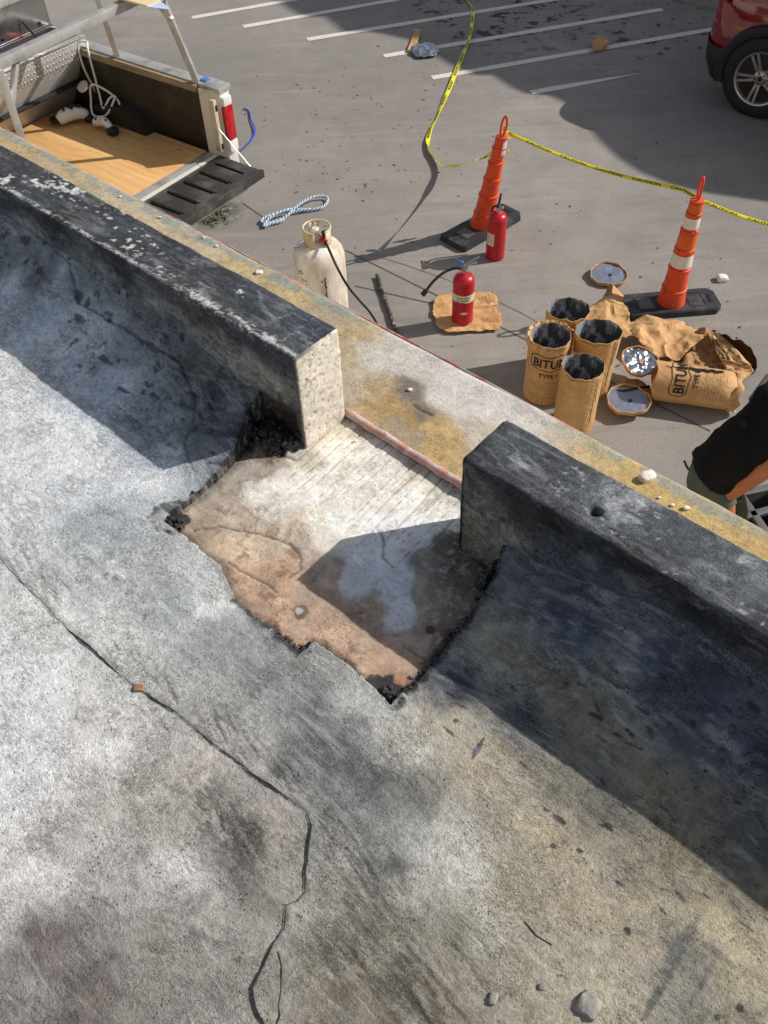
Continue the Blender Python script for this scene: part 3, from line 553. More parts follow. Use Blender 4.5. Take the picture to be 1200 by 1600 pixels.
# ------------------------------------------------------------------ the two lengths of curb
def curb(name, s0, s1, fine, label, seed, right):
    root = empty(name, tuple(W((max(s0, -4)+min(s1, 1))/2, 1.06, 0)), PA, label, 'curb', 'black-coated roof curbs')
    so_ = root.location.x*ES[0]+root.location.y*ES[1]; to_ = root.location.x*ET[0]+root.location.y*ET[1]
    r = .010; ti, te, h = .990, 1.134, .265; pr = []
    for z in np.linspace(-.04, h-r, 62): pr.append((ti, z))
    for a in np.linspace(PI, PI/2, 7)[1:]: pr.append((ti+r+r*math.cos(a), h-r+r*math.sin(a)))
    for t in np.linspace(ti+r, te-r, 34)[1:]: pr.append((t, h))
    for a in np.linspace(PI/2, 0, 7)[1:]: pr.append((te-r+r*math.cos(a), h-r+r*math.sin(a)))
    for z in np.linspace(h-r, -.02, 40)[1:]: pr.append((te, z))
    pr = np.array(pr); L = np.concatenate([[0], np.cumsum(np.hypot(*np.diff(pr, axis=0).T))])
    s_ = np.concatenate([np.linspace(s0, fine[0], 70)[:-1] if s0 < fine[0] else [], np.arange(fine[0], fine[1], .004), np.linspace(fine[1], s1, 60) if s1 > fine[1]+.01 else [s1]])
    A, B = np.meshgrid(s_, L, indexing='ij'); T_ = np.interp(B, L, pr[:, 0]); Zc = np.interp(B, L, pr[:, 1])
    tx = np.gradient(pr[:, 0], L); tz = np.gradient(pr[:, 1], L); nx_ = np.interp(B, L, -tz); nz_ = np.interp(B, L, tx)
    nl_ = np.hypot(nx_, nz_)+1e-9; nx_ /= nl_; nz_ /= nl_
    n1 = fbm(A*14, B*14, 5, seed); n2 = fbm(A*60, B*60, 3, seed+2); n0 = fbm(A*3, B*3, 3, seed+4)
    top = sst(.246, .262, Zc)*(T_ > ti+.004)*(T_ < te-.002); inner = (T_ < ti+.012)*(Zc < h-.004)
    face_w = sst(.25, .1, Zc)
    rough = np.where(inner, .011, .005); dsp = rough*(n1-.5)+.0035*(n2-.5)*np.where(inner, 1.3, .6)+.008*(n0-.5)
    edge = [ti+.01]
    if right:
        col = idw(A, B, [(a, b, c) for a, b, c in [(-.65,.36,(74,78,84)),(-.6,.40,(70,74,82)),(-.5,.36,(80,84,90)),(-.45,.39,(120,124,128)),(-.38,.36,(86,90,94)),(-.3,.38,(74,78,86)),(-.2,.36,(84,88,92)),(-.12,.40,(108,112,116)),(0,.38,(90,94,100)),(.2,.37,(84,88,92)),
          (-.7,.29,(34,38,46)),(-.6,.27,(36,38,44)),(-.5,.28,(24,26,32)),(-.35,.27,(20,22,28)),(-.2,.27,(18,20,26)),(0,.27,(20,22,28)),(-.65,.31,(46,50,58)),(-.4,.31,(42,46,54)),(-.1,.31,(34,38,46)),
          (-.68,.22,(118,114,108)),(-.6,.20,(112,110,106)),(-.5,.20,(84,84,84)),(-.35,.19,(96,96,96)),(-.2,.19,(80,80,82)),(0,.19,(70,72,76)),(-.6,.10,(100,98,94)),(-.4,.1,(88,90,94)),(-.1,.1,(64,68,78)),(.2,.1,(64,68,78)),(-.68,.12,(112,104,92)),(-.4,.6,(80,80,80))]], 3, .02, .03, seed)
        k = sst(.52, .66, fbm(A*24, B*24, 5, seed+6, .65))*np.exp(-((A+.42)/.07)**2-((B-.40)/.035)**2)*1.4; k = k+sst(.50, .64, fbm(A*30, B*30, 5, seed+7, .65))*sst(-.3, -.15, A)*sst(.33, .37, B)*sst(.46, .42, B)*.75+sst(.5, .62, fbm(A*30, B*30, 5, seed+7, .65))*.9*np.exp(-((A+.62)/.03)**2-((B-.37)/.02)**2)
        col = blendc(col, np.clip(k, 0, .8), (168, 170, 172))
        a0, t0 = st(930, 797, .265); hd = np.hypot(A-a0, (T_-t0)*1.1)+(Zc < .25)*9; dsp -= .03*np.exp(-(hd/.010)**2); col = blendc(col, np.exp(-(hd/.010)**2)*.95, (26, 24, 22))
        cr = [st(940, 800, .265), st(952, 822, .265), st(972, 845, .265), st(995, 862, .262)]
        d_, _ = seg_d(A+(n2-.5)*.01, T_+(Zc < .25)*9, cr); dsp -= .003*np.exp(-(d_/.003)**2); col = blendc(col, .8*np.exp(-(d_/.0022)**2), (24, 24, 26))
    else:
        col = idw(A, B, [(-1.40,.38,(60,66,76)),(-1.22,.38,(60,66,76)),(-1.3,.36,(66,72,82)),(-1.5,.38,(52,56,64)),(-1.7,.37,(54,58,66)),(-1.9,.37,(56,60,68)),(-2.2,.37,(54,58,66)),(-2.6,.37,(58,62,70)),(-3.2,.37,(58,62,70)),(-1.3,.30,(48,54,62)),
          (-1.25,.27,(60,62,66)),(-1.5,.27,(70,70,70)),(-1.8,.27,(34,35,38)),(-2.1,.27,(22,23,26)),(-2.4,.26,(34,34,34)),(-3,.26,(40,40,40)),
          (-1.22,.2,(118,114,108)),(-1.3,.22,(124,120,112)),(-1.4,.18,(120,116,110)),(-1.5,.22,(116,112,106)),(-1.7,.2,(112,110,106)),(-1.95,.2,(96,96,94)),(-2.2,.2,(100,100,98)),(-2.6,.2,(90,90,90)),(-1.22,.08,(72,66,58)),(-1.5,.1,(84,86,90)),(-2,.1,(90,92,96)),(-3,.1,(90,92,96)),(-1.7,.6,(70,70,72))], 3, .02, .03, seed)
        fl = fbm(A*70, B*95, 3, seed+6); cl_ = np.zeros_like(A)
        for (u, v, ra, rb, am) in ((150,288,.22,.03,1.25),(190,330,.08,.02,.7),(60,290,.1,.03,.8),(205,385,.07,.03,1.05),(190,350,.22,.04,.55),(110,300,.12,.04,.9),(260,420,.06,.03,.7),(375,462,.03,.02,.8),(5,285,.05,.04,.9)):
            a, t = st(u, v, .265); cl_ = np.maximum(cl_, am*np.exp(-((A-a)/ra)**2-((T_-t)/rb)**2))
        cl_ *= top
        fk_ = sst(.60, .64, fl*(.55+.6*cl_)*(cl_ > .1)+.10*cl_); col = blendc(col, np.clip(fk_, 0, 1)*.9, (222, 222, 216)); dsp += .0015*fk_
        ed = np.exp(-((B-.315)/.014)**2)*sst(-1.60, -1.56, A)*sst(-1.22, -1.3, A)+np.exp(-((B-.312)/.006)**2)*.75
        k = sst(.46, .56, fbm(A*60+fbm(A*40, B*40, 3, 7)*5, B*110, 5, seed+8, .7))*np.clip(ed, 0, 1)*(A > -2.4); col = blendc(col, np.clip(k*1.2, 0, .95), (214, 213, 208)); dsp += .001*k
        cr = [st(405, 453, .265), st(408, 475, .265), st(430, 498, .265), st(460, 490, .265), st(478, 500, .265)]
        d_, _ = seg_d(A+(n2-.5)*.01, T_+(Zc < .25)*9, cr); col = blendc(col, .5*np.exp(-(d_/.002)**2), (150, 156, 164))
    col *= 1+(fbm(A*26, B*26, 5, seed+11, .7)[..., None]-.5)*np.where(inner, 1.5, .9)[..., None]
    col *= (1+np.where(inner, .75, 0)*(sst(.195, .12, Zc) if right else sst(.235, .18, Zc)))[..., None]  # inner face colour raised to make up for weak light in its shade
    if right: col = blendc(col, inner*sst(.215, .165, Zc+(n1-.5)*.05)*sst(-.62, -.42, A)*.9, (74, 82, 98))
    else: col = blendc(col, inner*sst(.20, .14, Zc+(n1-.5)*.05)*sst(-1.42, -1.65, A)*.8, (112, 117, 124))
    sp = sst(.64, .70, fbm(A*70+fbm(A*30, B*30, 2, 4)*6, B*70, 5, seed+12, .75))*top*sst(.45, .6, fbm(A*9, B*9, 3, seed+14)); col = blendc(col, sp*.7, (176, 178, 180))
    drk = inner*sst(.60, .74, fbm(A*34, B*60, 4, seed+13, .65)); col = blendc(col, drk*.6, (36, 36, 38))
    # rounded ends
    e = (A-s_[0]) if right else (s_[-1]-A); rnd = .003*np.exp(-(e/.006)) if not right else .006*np.exp(-(e/.008))
    T2 = T_+nx_*(dsp-rnd); Z2 = Zc+nz_*(dsp-rnd)
    if not right: lowm = inner*sst(.13, .07, Zc+(n2-.5)*.05)*sst(-1.36, -1.30, A); col = blendc(col, lowm*.9*sst(-1.20, -1.225, A+(n2-.5)*.02), (58, 46, 38)); Z2 = Z2+0*lowm; T2 = T2+lowm*(.012+.02*(n2-.5))*sst(-1.195, -1.215, A)
    A2 = A+.006*(fbm(B*22, B*0, 3, seed+15)-.5)*np.exp(-e/.02)
    P = np.stack([A2-so_, T2-to_, Z2], -1)
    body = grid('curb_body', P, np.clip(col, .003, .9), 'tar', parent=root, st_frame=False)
    # the end facing the cut-out
    k = 0 if right else -1; ring = P[k]; x0 = ring[:, 0].mean(); g = []
    nT, nZ = 46, 84; tt = np.linspace(0, 1, nT); zz = np.linspace(0, 1, nZ)
    ys = np.linspace(ti+.0005-to_, te-.0005-to_, nT); zs = np.linspace(-.045, h-.0015, nZ); Yg, Zg = np.meshgrid(ys, zs, indexing='ij')
    cut = np.clip((Zg-(h-.03-.16*0))/.03, 0, 1); out_t = te-to_-.016*0
    # chamfer the outer top corner like the broken edge in the photograph
    if not right:
        Yg = np.where(Zg > h-.05, np.minimum(Yg, out_t-(Zg-(h-.05))*.12), Yg)
    nf_ = fbm((Yg+5)*60, Zg*60, 4, seed+21); nfl = fbm((Yg*.5+Zg)*60, (Yg-Zg*.3)*8, 3, seed+22)
    sg = -1 if right else 1
    Xg = x0+sg*((-.002 if right else .0035)+.0022*(nf_-.5)+.0022*(nfl-.5))
    bd = np.minimum.reduce([Yg-ys[0], ys[-1]-Yg, zs[-1]-Zg]); Xg = Xg-sg*.004*np.exp(-bd/.003)
    if right:
        ce = np.ones(Yg.shape+(3,))*LIN((50, 52, 58))*(.5+nf_[..., None]); mt = 'tar'
    else:
        ce = np.ones(Yg.shape+(3,))*LIN((222, 213, 198))*(.86+.3*(nfl[..., None])); ce = blendc(ce, sst(.66, .72, nf_)*.45, (160, 146, 128))
        pit = sst(.76, .80, fbm((Yg+3)*150, Zg*150, 2, seed+25)); ce = blendc(ce, pit*.6, (112, 100, 88)); Xg -= .003*pit
        ce = blendc(ce, sst(.010, .003, (Yg-ys[0])+(nf_-.5)*.006)*.9, (48, 44, 42)); ce = blendc(ce, sst(.01, -.03, Zg)*.6, (176, 158, 124)); mt = 'slab'
        ce = blendc(ce, sst(.012, .004, (zs[-1]-Zg)+(nf_-.5)*.008)*sst(.7, .3, (Yg-ys[0])/(ys[-1]-ys[0]))*.8, (70, 72, 78))
    o = grid('curb_end', np.stack([Xg, Yg, Zg], -1), np.clip(ce, .003, .9), mt, parent=root, st_frame=False)
    if not right: o['label'] = 'pale bare concrete end face beside the cut-out'
    return root
curb('roof_curb', -9, -1.187, (-3.4, -1.19), 'long black-coated roof curb with white flecks, left of the cut-out', 201, False)
curb('roof_curb', -.722, 2.6, (-.722, .1), 'black-coated roof curb with grey scuffs and a small hole, right of the cut-out', 301, True)

# pipe lying in the joint
a, b = W(-1.19, 1.142, .0), W(-.71, 1.130, .0)
pp_ = [a.lerp(b, k/30)+Vector((0, 0, .0015*math.sin(k*.9))) for k in range(31)]
mb = MB(); mb.tube(pp_, [.0105+.0008*math.sin(k*1.7) for k in range(31)], 14); tag(mb.build('pipe', 'rusty', None, 60), 'thin rust-red pipe with worn white paint lying along the back of the cut-out', 'pipe')

def rock(name, p, r, mat, label, cat, group=None, seed=0, flat=.7, rz=0, asp=1.3, sink=.3):
    bm = bmesh.new(); bmesh.ops.create_icosphere(bm, subdivisions=3, radius=1)
    rr = random.Random(seed); ph = [rr.random()*9 for _ in range(6)]
    for v in bm.verts:
        n = v.co; k = 1+.18*math.sin(n.x*2.6+ph[0])+.14*math.sin(n.y*3.7+ph[1])+.12*math.sin(n.z*4.1+ph[2])+.06*math.sin(n.x*8+ph[3])*math.sin(n.y*9+ph[4])
        q = n*k; m_ = max(abs(q.x), abs(q.y), abs(q.z)); q = q.lerp(q/m_*.9, .62); q *= 1+.10*math.sin(n.x*13+ph[5])*math.sin(n.y*11+ph[2])*math.sin(n.z*12); v.co = Vector((q.x*r*asp, q.y*r, q.z*r*flat))
    me = bpy.data.meshes.new(name); bm.to_mesh(me); bm.free(); o = link(name, me, mat, None, 50)
    o.location = Vector(p)+Vector((0, 0, r*flat*(1-sink))); o.rotation_euler = (0, 0, rz); return tag(o, label, cat, group)
rock('stone', at(920, 1572, 0), .017, 'stone', 'rough grey stone stuck to the roof, larger of the two near the bottom edge', 'stone', seed=3, flat=.45, rz=.9, asp=1.15)
rock('stone', at(770, 1562, 0), .007, 'stone', 'small dark grey pebble on the roof left of the rough grey stone', 'stone', seed=5, rz=1.2)
rock('stone', at(847, 1543, 0), .0055, 'stone', 'tiny dark pebble on the roof above the small pebble and rough stone', 'stone', seed=6)
rock('clay_chip', at(217, 1076, 0), .0085, simple('clay', (150, 116, 84), .9, var=.3, scale=80, bump=.5, bscale=200), 'small brown clay chip beside the long roof crack', 'chip', seed=9, flat=.5)
rock('concrete_chip', at(405, 428, 0), .009, 'chip', 'pinkish white chip on the ledge above the propane tank side of the curb', 'chip', seed=12)
o = rock('chalk_lump', at(1010, 749, 0), .013, 'chip', 'white chalky block lying on the sandy ledge beside the right curb', 'chip', seed=14, asp=1.7, rz=.5, flat=.8)
for k, (u, v, r) in enumerate(((250,340,.004),(318,372,.004),(338,385,.004),(188,308,.004),(568,658,.005),(585,664,.006),(625,692,.006),(555,690,.003),(640,704,.005),(690,735,.006),(604,680,.004),(1072,795,.006),(1050,790,.004),(640,610,.005),(758,645,.003),(757,660,.003),(1030,778,.003))):
    rock('pebble', at(u, v, .003 if v < 640 or u > 1000 else -.012), r, 'chip', 'tiny pale chip of mortar on the roof edge', 'chip', 'tiny mortar chips along the roof edge', seed=30+k)

# ------------------------------------------------------------------ parking lot
mb = MB(); mb.add([(-150, -30, G), (150, -30, G), (150, 200, G), (-150, 200, G)], [(0, 1, 2, 3)]); tag(mb.build('ground', 'asphalt'), 'grey concrete parking lot', kind='structure')
def stripe(name, a, b, w_, mat, dz=.004, kind='structure', ends=None):
    a, b = Vector(a), Vector(b); d = (b-a).normalized(); x = Vector((-d.y, d.x, 0))*w_/2; n = max(2, int((b-a).length/.25)); vs = []; fs = []
    for k in range(n+1):
        p = a.lerp(b, k/n); j = 1+.12*math.sin(k*2.3)*math.sin(k*.7)
        if ends and k > n-ends: j *= max(.08, (n-k)/ends)
        vs += [p+x*j, p-x*j]
    for k in range(n): fs.append((2*k, 2*k+1, 2*k+3, 2*k+2))
    mb = MB(); mb.add([(v.x, v.y, G+dz) for v in vs], fs); return tag(mb.build(name, mat), kind=kind)
for (p, q) in (((480, 62), (900, -6)), ((600, 88), (1035, 15)), ((675, 122), (1125, 44)), ((830, 145), (1000, 115)), ((380, 42), (640, -4)), ((300, 28), (480, -4))):
    stripe('parking_line', at(*p, G), at(*q, G), .095, 'line', ends=3 if q[0] == 1000 else None)
for k, (p, q) in enumerate((((540, 391), (1110, 674)), ((555, 447), (690, 478)), ((380, 318), (412, 340)), ((700, 0), (1200, 30)))):
    if k < 3: stripe('pavement_joint', at(*p, G), at(*q, G), .012, 'joint', .003)
# far kerb behind the car
a, b = at(1050, -5, G), at(1320, 60, G); mb = MB(); mb.bar(a+Vector((0, 0, .04)), b+Vector((0, 0, .04)), .14, .12); tag(mb.build('kerb', 'stone', bevel=.015), kind='structure')
# neighbouring building (outside the frame on the right); its stepped gable throws the shadow on the stalls
X0 = 9.0; prof = []
for (u, v) in ((430, 0), (462, 22), (482, 27), (490, 14), (535, 50), (580, 50), (640, 62), (700, 100), (742, 118), (757, 110), (800, 138), (820, 146), (858, 150), (905, 172), (916, 195), (940, 225), (965, 247), (1000, 270), (1050, 289), (1100, 301), (1200, 316)):
    p = at(u, v, G); h = (X0-p.x)/1.27; prof.append((p.y+.25*h, G+h))
prof = [(prof[0][0]+8, prof[0][1]+1.2), (prof[0][0]+3, prof[0][1]+1.2)]+prof
prof += [(prof[-1][0]-.6, prof[-1][1]-.9), (prof[-1][0]-.7, G)]
prof = prof[::-1]; pf = [(prof[0][0], G)]
yy = [p[0] for p in prof]; poly = [(y, z) for y, z in prof]+[(prof[-1][0], G)]
n = len(poly); vs = [(X0, y, z) for y, z in poly]+[(X0+6, y, z) for y, z in poly]
mb = MB(); mb.add(vs, [tuple(range(n)), tuple(range(n, 2*n))[::-1]]+[(i, (i+1) % n, n+(i+1) % n, n+i) for i in range(n)])
nb_ = mb.build('neighbouring_building', 'brick'); tag(nb_, 'neighbouring building beyond the right edge that shades the painted stalls', 'building')

# dark bits lying about
mb = MB(); r_ = random.Random(4)
for k in range(190):
    u, v = r_.uniform(380, 1190), r_.uniform(5, 600)
    if r_.random() < .45: u, v = r_.uniform(420, 700), r_.uniform(120, 300)
    p = at(u, v, G+.004); sz = r_.choice((.006, .008, .01, .014)); mb.box(p, (sz*r_.uniform(.8, 2.2), sz, .004), Matrix.Rotation(r_.random()*3, 3, 'Z'))
tag(mb.build('litter_specks', 'joint'), 'dark crumbs scattered on the concrete', kind='stuff')

def crack_line(name, px, w_, seed, label=None):
    q = [st(*p) if isinstance(p, tuple) and abs(p[0]) > 3 else p for p in px]; pts = [Vector((a, b, 0)) for a, b in q]; P = []
    for a, b in zip(pts, pts[1:]):
        n = max(1, int((b-a).length/.004))
        for k in range(n): P.append(a.lerp(b, k/n))
    P.append(pts[-1]); vs = []; fs = []
    for k, p in enumerate(P):
        d = (P[min(k+1, len(P)-1)]-P[max(k-1, 0)]).normalized(); x = Vector((-d.y, d.x, 0))
        j = .010*(float(fbm(np.array(k*.05+seed), np.array(3.), 4, seed, .6))-.5); ww = w_*max(.42, 4.2*float(fbm(np.array(k*.07), np.array(8.), 4, seed+5, .6))-1.35)
        c = p+x*j; i_ = int(np.clip(np.searchsorted(sA, c.x), 1, len(sA)-1)); j_ = int(np.clip(np.searchsorted(tA, c.y), 1, len(tA)-1)); z = float(Z[i_-1:i_+1, j_-1:j_+1].max())+.0006
        vs += [c+x*ww/2+Vector((0, 0, z)), c-x*ww/2+Vector((0, 0, z))]
    for k in range(len(P)-1): fs.append((2*k, 2*k+1, 2*k+3, 2*k+2))
    mb = MB(); mb.add(vs, fs); o = mb.build(name, 'crack_shade', None, 80); o.rotation_euler = (0, 0, PA); return tag(o, kind='structure')
M['crack_shade'] = simple('crack_shadow', (40, 38, 37), .95, var=.3, scale=60)  # dark ribbon colour paints in the shade of the crack
crack_line('roof_crack', crack, .0024, 1); crack_line('roof_crack', crack2, .0022, 2)
crack_line('roof_crack', [st(820, 1440), st(838, 1462), st(862, 1478)], .0016, 3)

# lumps of tar and broken mortar along the cut edges
M['tarlump'] = simple('tar_lump', (42, 42, 46), .6, var=.5, scale=60, bump=.8, bscale=160, bdist=.004, dirt=(110, 104, 98), dirt_t=(.58, .66), dscale=40)
vs = []; fs = []; rr = random.Random(21)
bmI = bmesh.new(); bmesh.ops.create_icosphere(bmI, subdivisions=2, radius=1); IV = [v.co.copy() for v in bmI.verts]; IF = [tuple(v.index for v in f.verts) for f in bmI.faces]; bmI.free()
def lump(s_, t_, z_, r_):
    b = len(vs); ph = [rr.random()*6 for _ in range(3)]; e = Euler((rr.random()*6, rr.random()*6, rr.random()*6)).to_matrix()
    for v in IV:
        k = 1+.3*math.sin(v.x*3+ph[0])*math.sin(v.y*4+ph[1])+.2*math.sin(v.z*5+ph[2]); q = e @ Vector((v.x*k*1.4, v.y*k, v.z*k*.8)); vs.append((s_+q.x*r_, t_+q.y*r_, z_+q.z*r_*.7))
    fs.extend(tuple(i+b for i in f) for f in IF)
def lumps(a, b, n, spread, r0, r1, z0, z1):
    for k in range(n):
        t = rr.random(); lump(a[0]+(b[0]-a[0])*t+rr.gauss(0, spread), a[1]+(b[1]-a[1])*t+rr.gauss(0, spread), z0+(z1-z0)*rr.random(), r0+(r1-r0)*rr.random()**2)
lumps(st(630, 1082), st(704, 1004), 60, .005, .002, .007, -.013, .002); lumps(st(704, 1004), (-.585, .93), 60, .006, .003, .009, -.013, .006); lumps((-.585, .93), (-.61, 1.0), 40, .010, .003, .010, -.012, .035)
lumps(st(596, 1076), st(620, 1092), 40, .010, .002, .007, -.014, -.002); lumps(st(470, 1014), st(484, 1008), 16, .006, .002, .007, -.012, .002); lumps(st(400, 962), st(470, 1014), 30, .004, .0015, .005, -.013, .0)
lumps(st(258, 806), st(286, 826), 34, .008, .002, .006, -.014, .002); lumps(st(300, 772), st(380, 700), 50, .004, .002, .006, -.014, .002); lumps((-1.30, .93), (-1.21, .965), 70, .014, .004, .012, -.014, .03)
mb = MB(); mb.add(vs, fs); o = mb.build('tar_lumps', 'tarlump', None, 60); o.rotation_euler = (0, 0, PA); tag(o, 'crumbs of black tar and mortar along the broken edges of the cut-out', kind='stuff')

# ================================================================== things on the parking lot
def text_geo(body, size):
    cu = bpy.data.curves.new('text', 'FONT'); cu.body = body; cu.size = size; cu.resolution_u = 3; cu.offset = size*.022
    o = bpy.data.objects.new('text', cu); C.objects.link(o); dg = bpy.context.evaluated_depsgraph_get()
    me = o.evaluated_get(dg).to_mesh(); vs = [tuple(v.co) for v in me.vertices]; fs = [tuple(p.vertices) for p in me.polygons]
    o.evaluated_get(dg).to_mesh_clear(); bpy.data.objects.remove(o); bpy.data.curves.remove(cu); return vs, fs
def strip_geo(pts, w_):                                # flat stroke along a 2D polyline
    vs, fs = [], []
    for k in range(len(pts)):
        a = Vector(pts[max(k-1, 0)]); b = Vector(pts[min(k+1, len(pts)-1)]); d = (b-a).normalized(); n_ = Vector((-d.y, d.x))*w_/2; p = Vector(pts[k])
        vs += [(p.x+n_.x, p.y+n_.y, 0), (p.x-n_.x, p.y-n_.y, 0)]
    for k in range(len(pts)-1): fs.append((2*k, 2*k+1, 2*k+3, 2*k+2))
    return vs, fs
def map_print(name, geos, fn, mat, parent, cuts=1):
    """lay flat print (x, y) onto a surface through fn(x, y) -> point"""
    bm = bmesh.new()
    for vs, fs in geos:
        bv = [bm.verts.new(v) for v in vs]
        for f in fs:
            try: bm.faces.new([bv[i] for i in f])
            except ValueError: pass
    bmesh.ops.triangulate(bm, faces=bm.faces)
    if cuts: bmesh.ops.subdivide_edges(bm, edges=[e for e in bm.edges if e.calc_length() > .02], cuts=cuts)
    for v in bm.verts: v.co = fn(v.co.x, v.co.y)
    me = bpy.data.meshes.new(name); bm.to_mesh(me); bm.free(); o = link(name, me, mat, parent)
    if len(geos) > 1 or name in ('lettering',): o['kind'] = 'stuff'
    return o

# ---- channelizer cones
def cone(base, rz, lean, label, banded):
    root = empty('traffic_cone', base, rz, label, 'traffic cone', 'tall orange traffic cones')
    L_, w_, h = .74, .29, .05
    if not banded: L_, w_ = .76, .30
    poly = [(-L_/2+.02, -w_/2), (L_/2-.05, -w_/2), (L_/2, -w_/2+.05), (L_/2, w_/2-.05), (L_/2-.05, w_/2), (-L_/2+.02, w_/2), (-L_/2, w_/2-.03), (-L_/2, -w_/2+.03)]
    bm = bmesh.new(); vs = [bm.verts.new((x, y, 0)) for x, y in poly]; f = bm.faces.new(vs)
    ex = bmesh.ops.extrude_face_region(bm, geom=[f]); tv = [v for v in ex['geom'] if isinstance(v, bmesh.types.BMVert)]
    for v in tv: v.co.z = h; v.co.x *= .985; v.co.y *= .95
    bmesh.ops.recalc_face_normals(bm, faces=bm.faces)
    bmesh.ops.bevel(bm, geom=[e for e in bm.edges if len(e.link_faces) == 2], offset=.006, segments=2, affect='EDGES')
    me = bpy.data.meshes.new('rubber_base'); bm.to_mesh(me); bm.free(); b_ = link('rubber_base', me, 'rubber', root, 35)
    for x0, x1 in ((-.27, -.14), (.13, .25)):             # raised rims round two recesses
        mb = MB()
        for a, b in (((x0, -.08), (x1, -.08)), ((x1, -.08), (x1, .08)), ((x1, .08), (x0, .08)), ((x0, .08), (x0, -.08))): mb.bar((*a, h+.001), (*b, h+.001), .008, .006)
        mb.build('base_rim', 'rubber', b_)
    mb = MB(); mb.box((L_/2-.07, 0, h+.001), (.03, .10, .004)); mb.build('carry_slot', 'black', b_, bevel=.0015)
    mb = MB(); mb.box((-.20, 0, h+.0015), (.11, .14, .003)); mb.build('recess_plate', simple('worn_rubber', (84, 82, 82), .35, var=.2), b_)
    tl = bpy.data.objects.new('cone_tube', None)
    # stepped tapering tube
    hh = .90; prof = []; z = h; segs = 6; r0, r1 = .098, .044
    rr = lambda z_: r0+(r1-r0)*(z_-h)/(hh-h)
    prof.append((rr(h)+.006, h)); lev = [h+.13, h+.31, h+.47, h+.62, h+.75]
    last = h
    for lz in lev:
        prof += [(rr(lz)+.000, lz-.012), (rr(lz)+.006, lz-.008), (rr(lz)+.006, lz+.004), (rr(lz)-.004, lz+.008)]
    prof += [(r1+.002, hh-.015), (r1+.004, hh-.01), (r1, hh), (.02, hh+.004)]
    shear = lambda v: Vector((v.x+lean[0]*(v.z-h), v.y+lean[1]*(v.z-h), v.z))
    def sh(mb): mb.v = [tuple(shear(Vector(v))) for v in mb.v]; return mb
    mb = MB(); mb.lathe(prof, 36); sh(mb); t_ = mb.build('cone_tube', 'orange', root, 40)
    # loop handle
    pts = [Vector((0, -.012, hh)), Vector((0, -.022, hh+.05)), Vector((0, -.024, hh+.11)), Vector((0, -.014, hh+.15)), Vector((0, 0, hh+.165)), Vector((0, .014, hh+.15)), Vector((0, .024, hh+.11)), Vector((0, .022, hh+.05)), Vector((0, .012, hh))]
    mb = MB(); mb.tube(spline(pts, 4), .0095, 8); sh(mb); mb.build('handle', 'orange', root, 60)
    def ringb(z0, z1, mat, a0=0, a1=2*PI, name='reflective_band'):
        mb = MB(); n = 36; vs = []; fs = []
        for k in range(n+1):
            a = a0+(a1-a0)*k/n
            for z_ in (z0, z1): r = rr(z_)+.0035; vs.append((r*math.cos(a), r*math.sin(a), z_))
        for k in range(n): fs.append((2*k, 2*k+2, 2*k+3, 2*k+1))
        mb.add(vs, fs); sh(mb); return mb.build(name, mat, root, 60)
    if banded:
        ringb(h+.335, h+.435, 'white_band'); ringb(h+.645, h+.725, 'white_band')
        ringb(h+.49, h+.595, 'orange2'); ringb(h+.765, hh-.02, 'orange2')
    else:
        ringb(h+.70, hh-.03, 'white_band', PI*1.35, PI*1.72, 'sticker')
    return root
c2b = at(1046, 479, G); c1b = at(753, 358, G)
cone(c2b, math.radians(4), (0.0, -.01), 'upright orange cone with white bands on a black rubber foot, behind the paper kegs', True)
rz1 = math.radians(41); lw = Vector((.10, -.20)); lx = lw.x*math.cos(rz1)+lw.y*math.sin(rz1); ly = -lw.x*math.sin(rz1)+lw.y*math.cos(rz1)
cone(c1b, rz1, (lx, ly), 'leaning orange cone with a small white sticker behind the fire extinguisher', False)

# ---- caution tape
def ribbon(name, pts, width, mat, parent=None, roll=None):
    pts = [Vector(p) for p in pts]; vs = []; fs = []
    for k, p in enumerate(pts):
        d = (pts[min(k+1, len(pts)-1)]-pts[max(k-1, 0)]).normalized(); r = roll(k/(len(pts)-1)) if roll else 0
        x = d.cross(Vector((0, 0, 1))).normalized(); y = x.cross(d).normalized(); s = (x*math.cos(r)+y*math.sin(r))*width/2
        c = y*math.cos(r)-x*math.sin(r)
        for q in (p-s, p-c*.004, p+s): vs.append(q)
    for k in range(len(pts)-1):
        for j in (0, 1): fs.append((3*k+j, 3*k+j+1, 3*k+4+j, 3*k+3+j))
    mb = MB(); mb.add(vs, fs); o = mb.build(name, mat, parent, 80); 
    sol = o.modifiers.new('thickness', 'SOLIDIFY'); sol.thickness = .0012
    return o, vs
TG = text_geo('CAUTION', .05); TW = max(v[0] for v in TG[0]); TH = max(v[1] for v in TG[0])
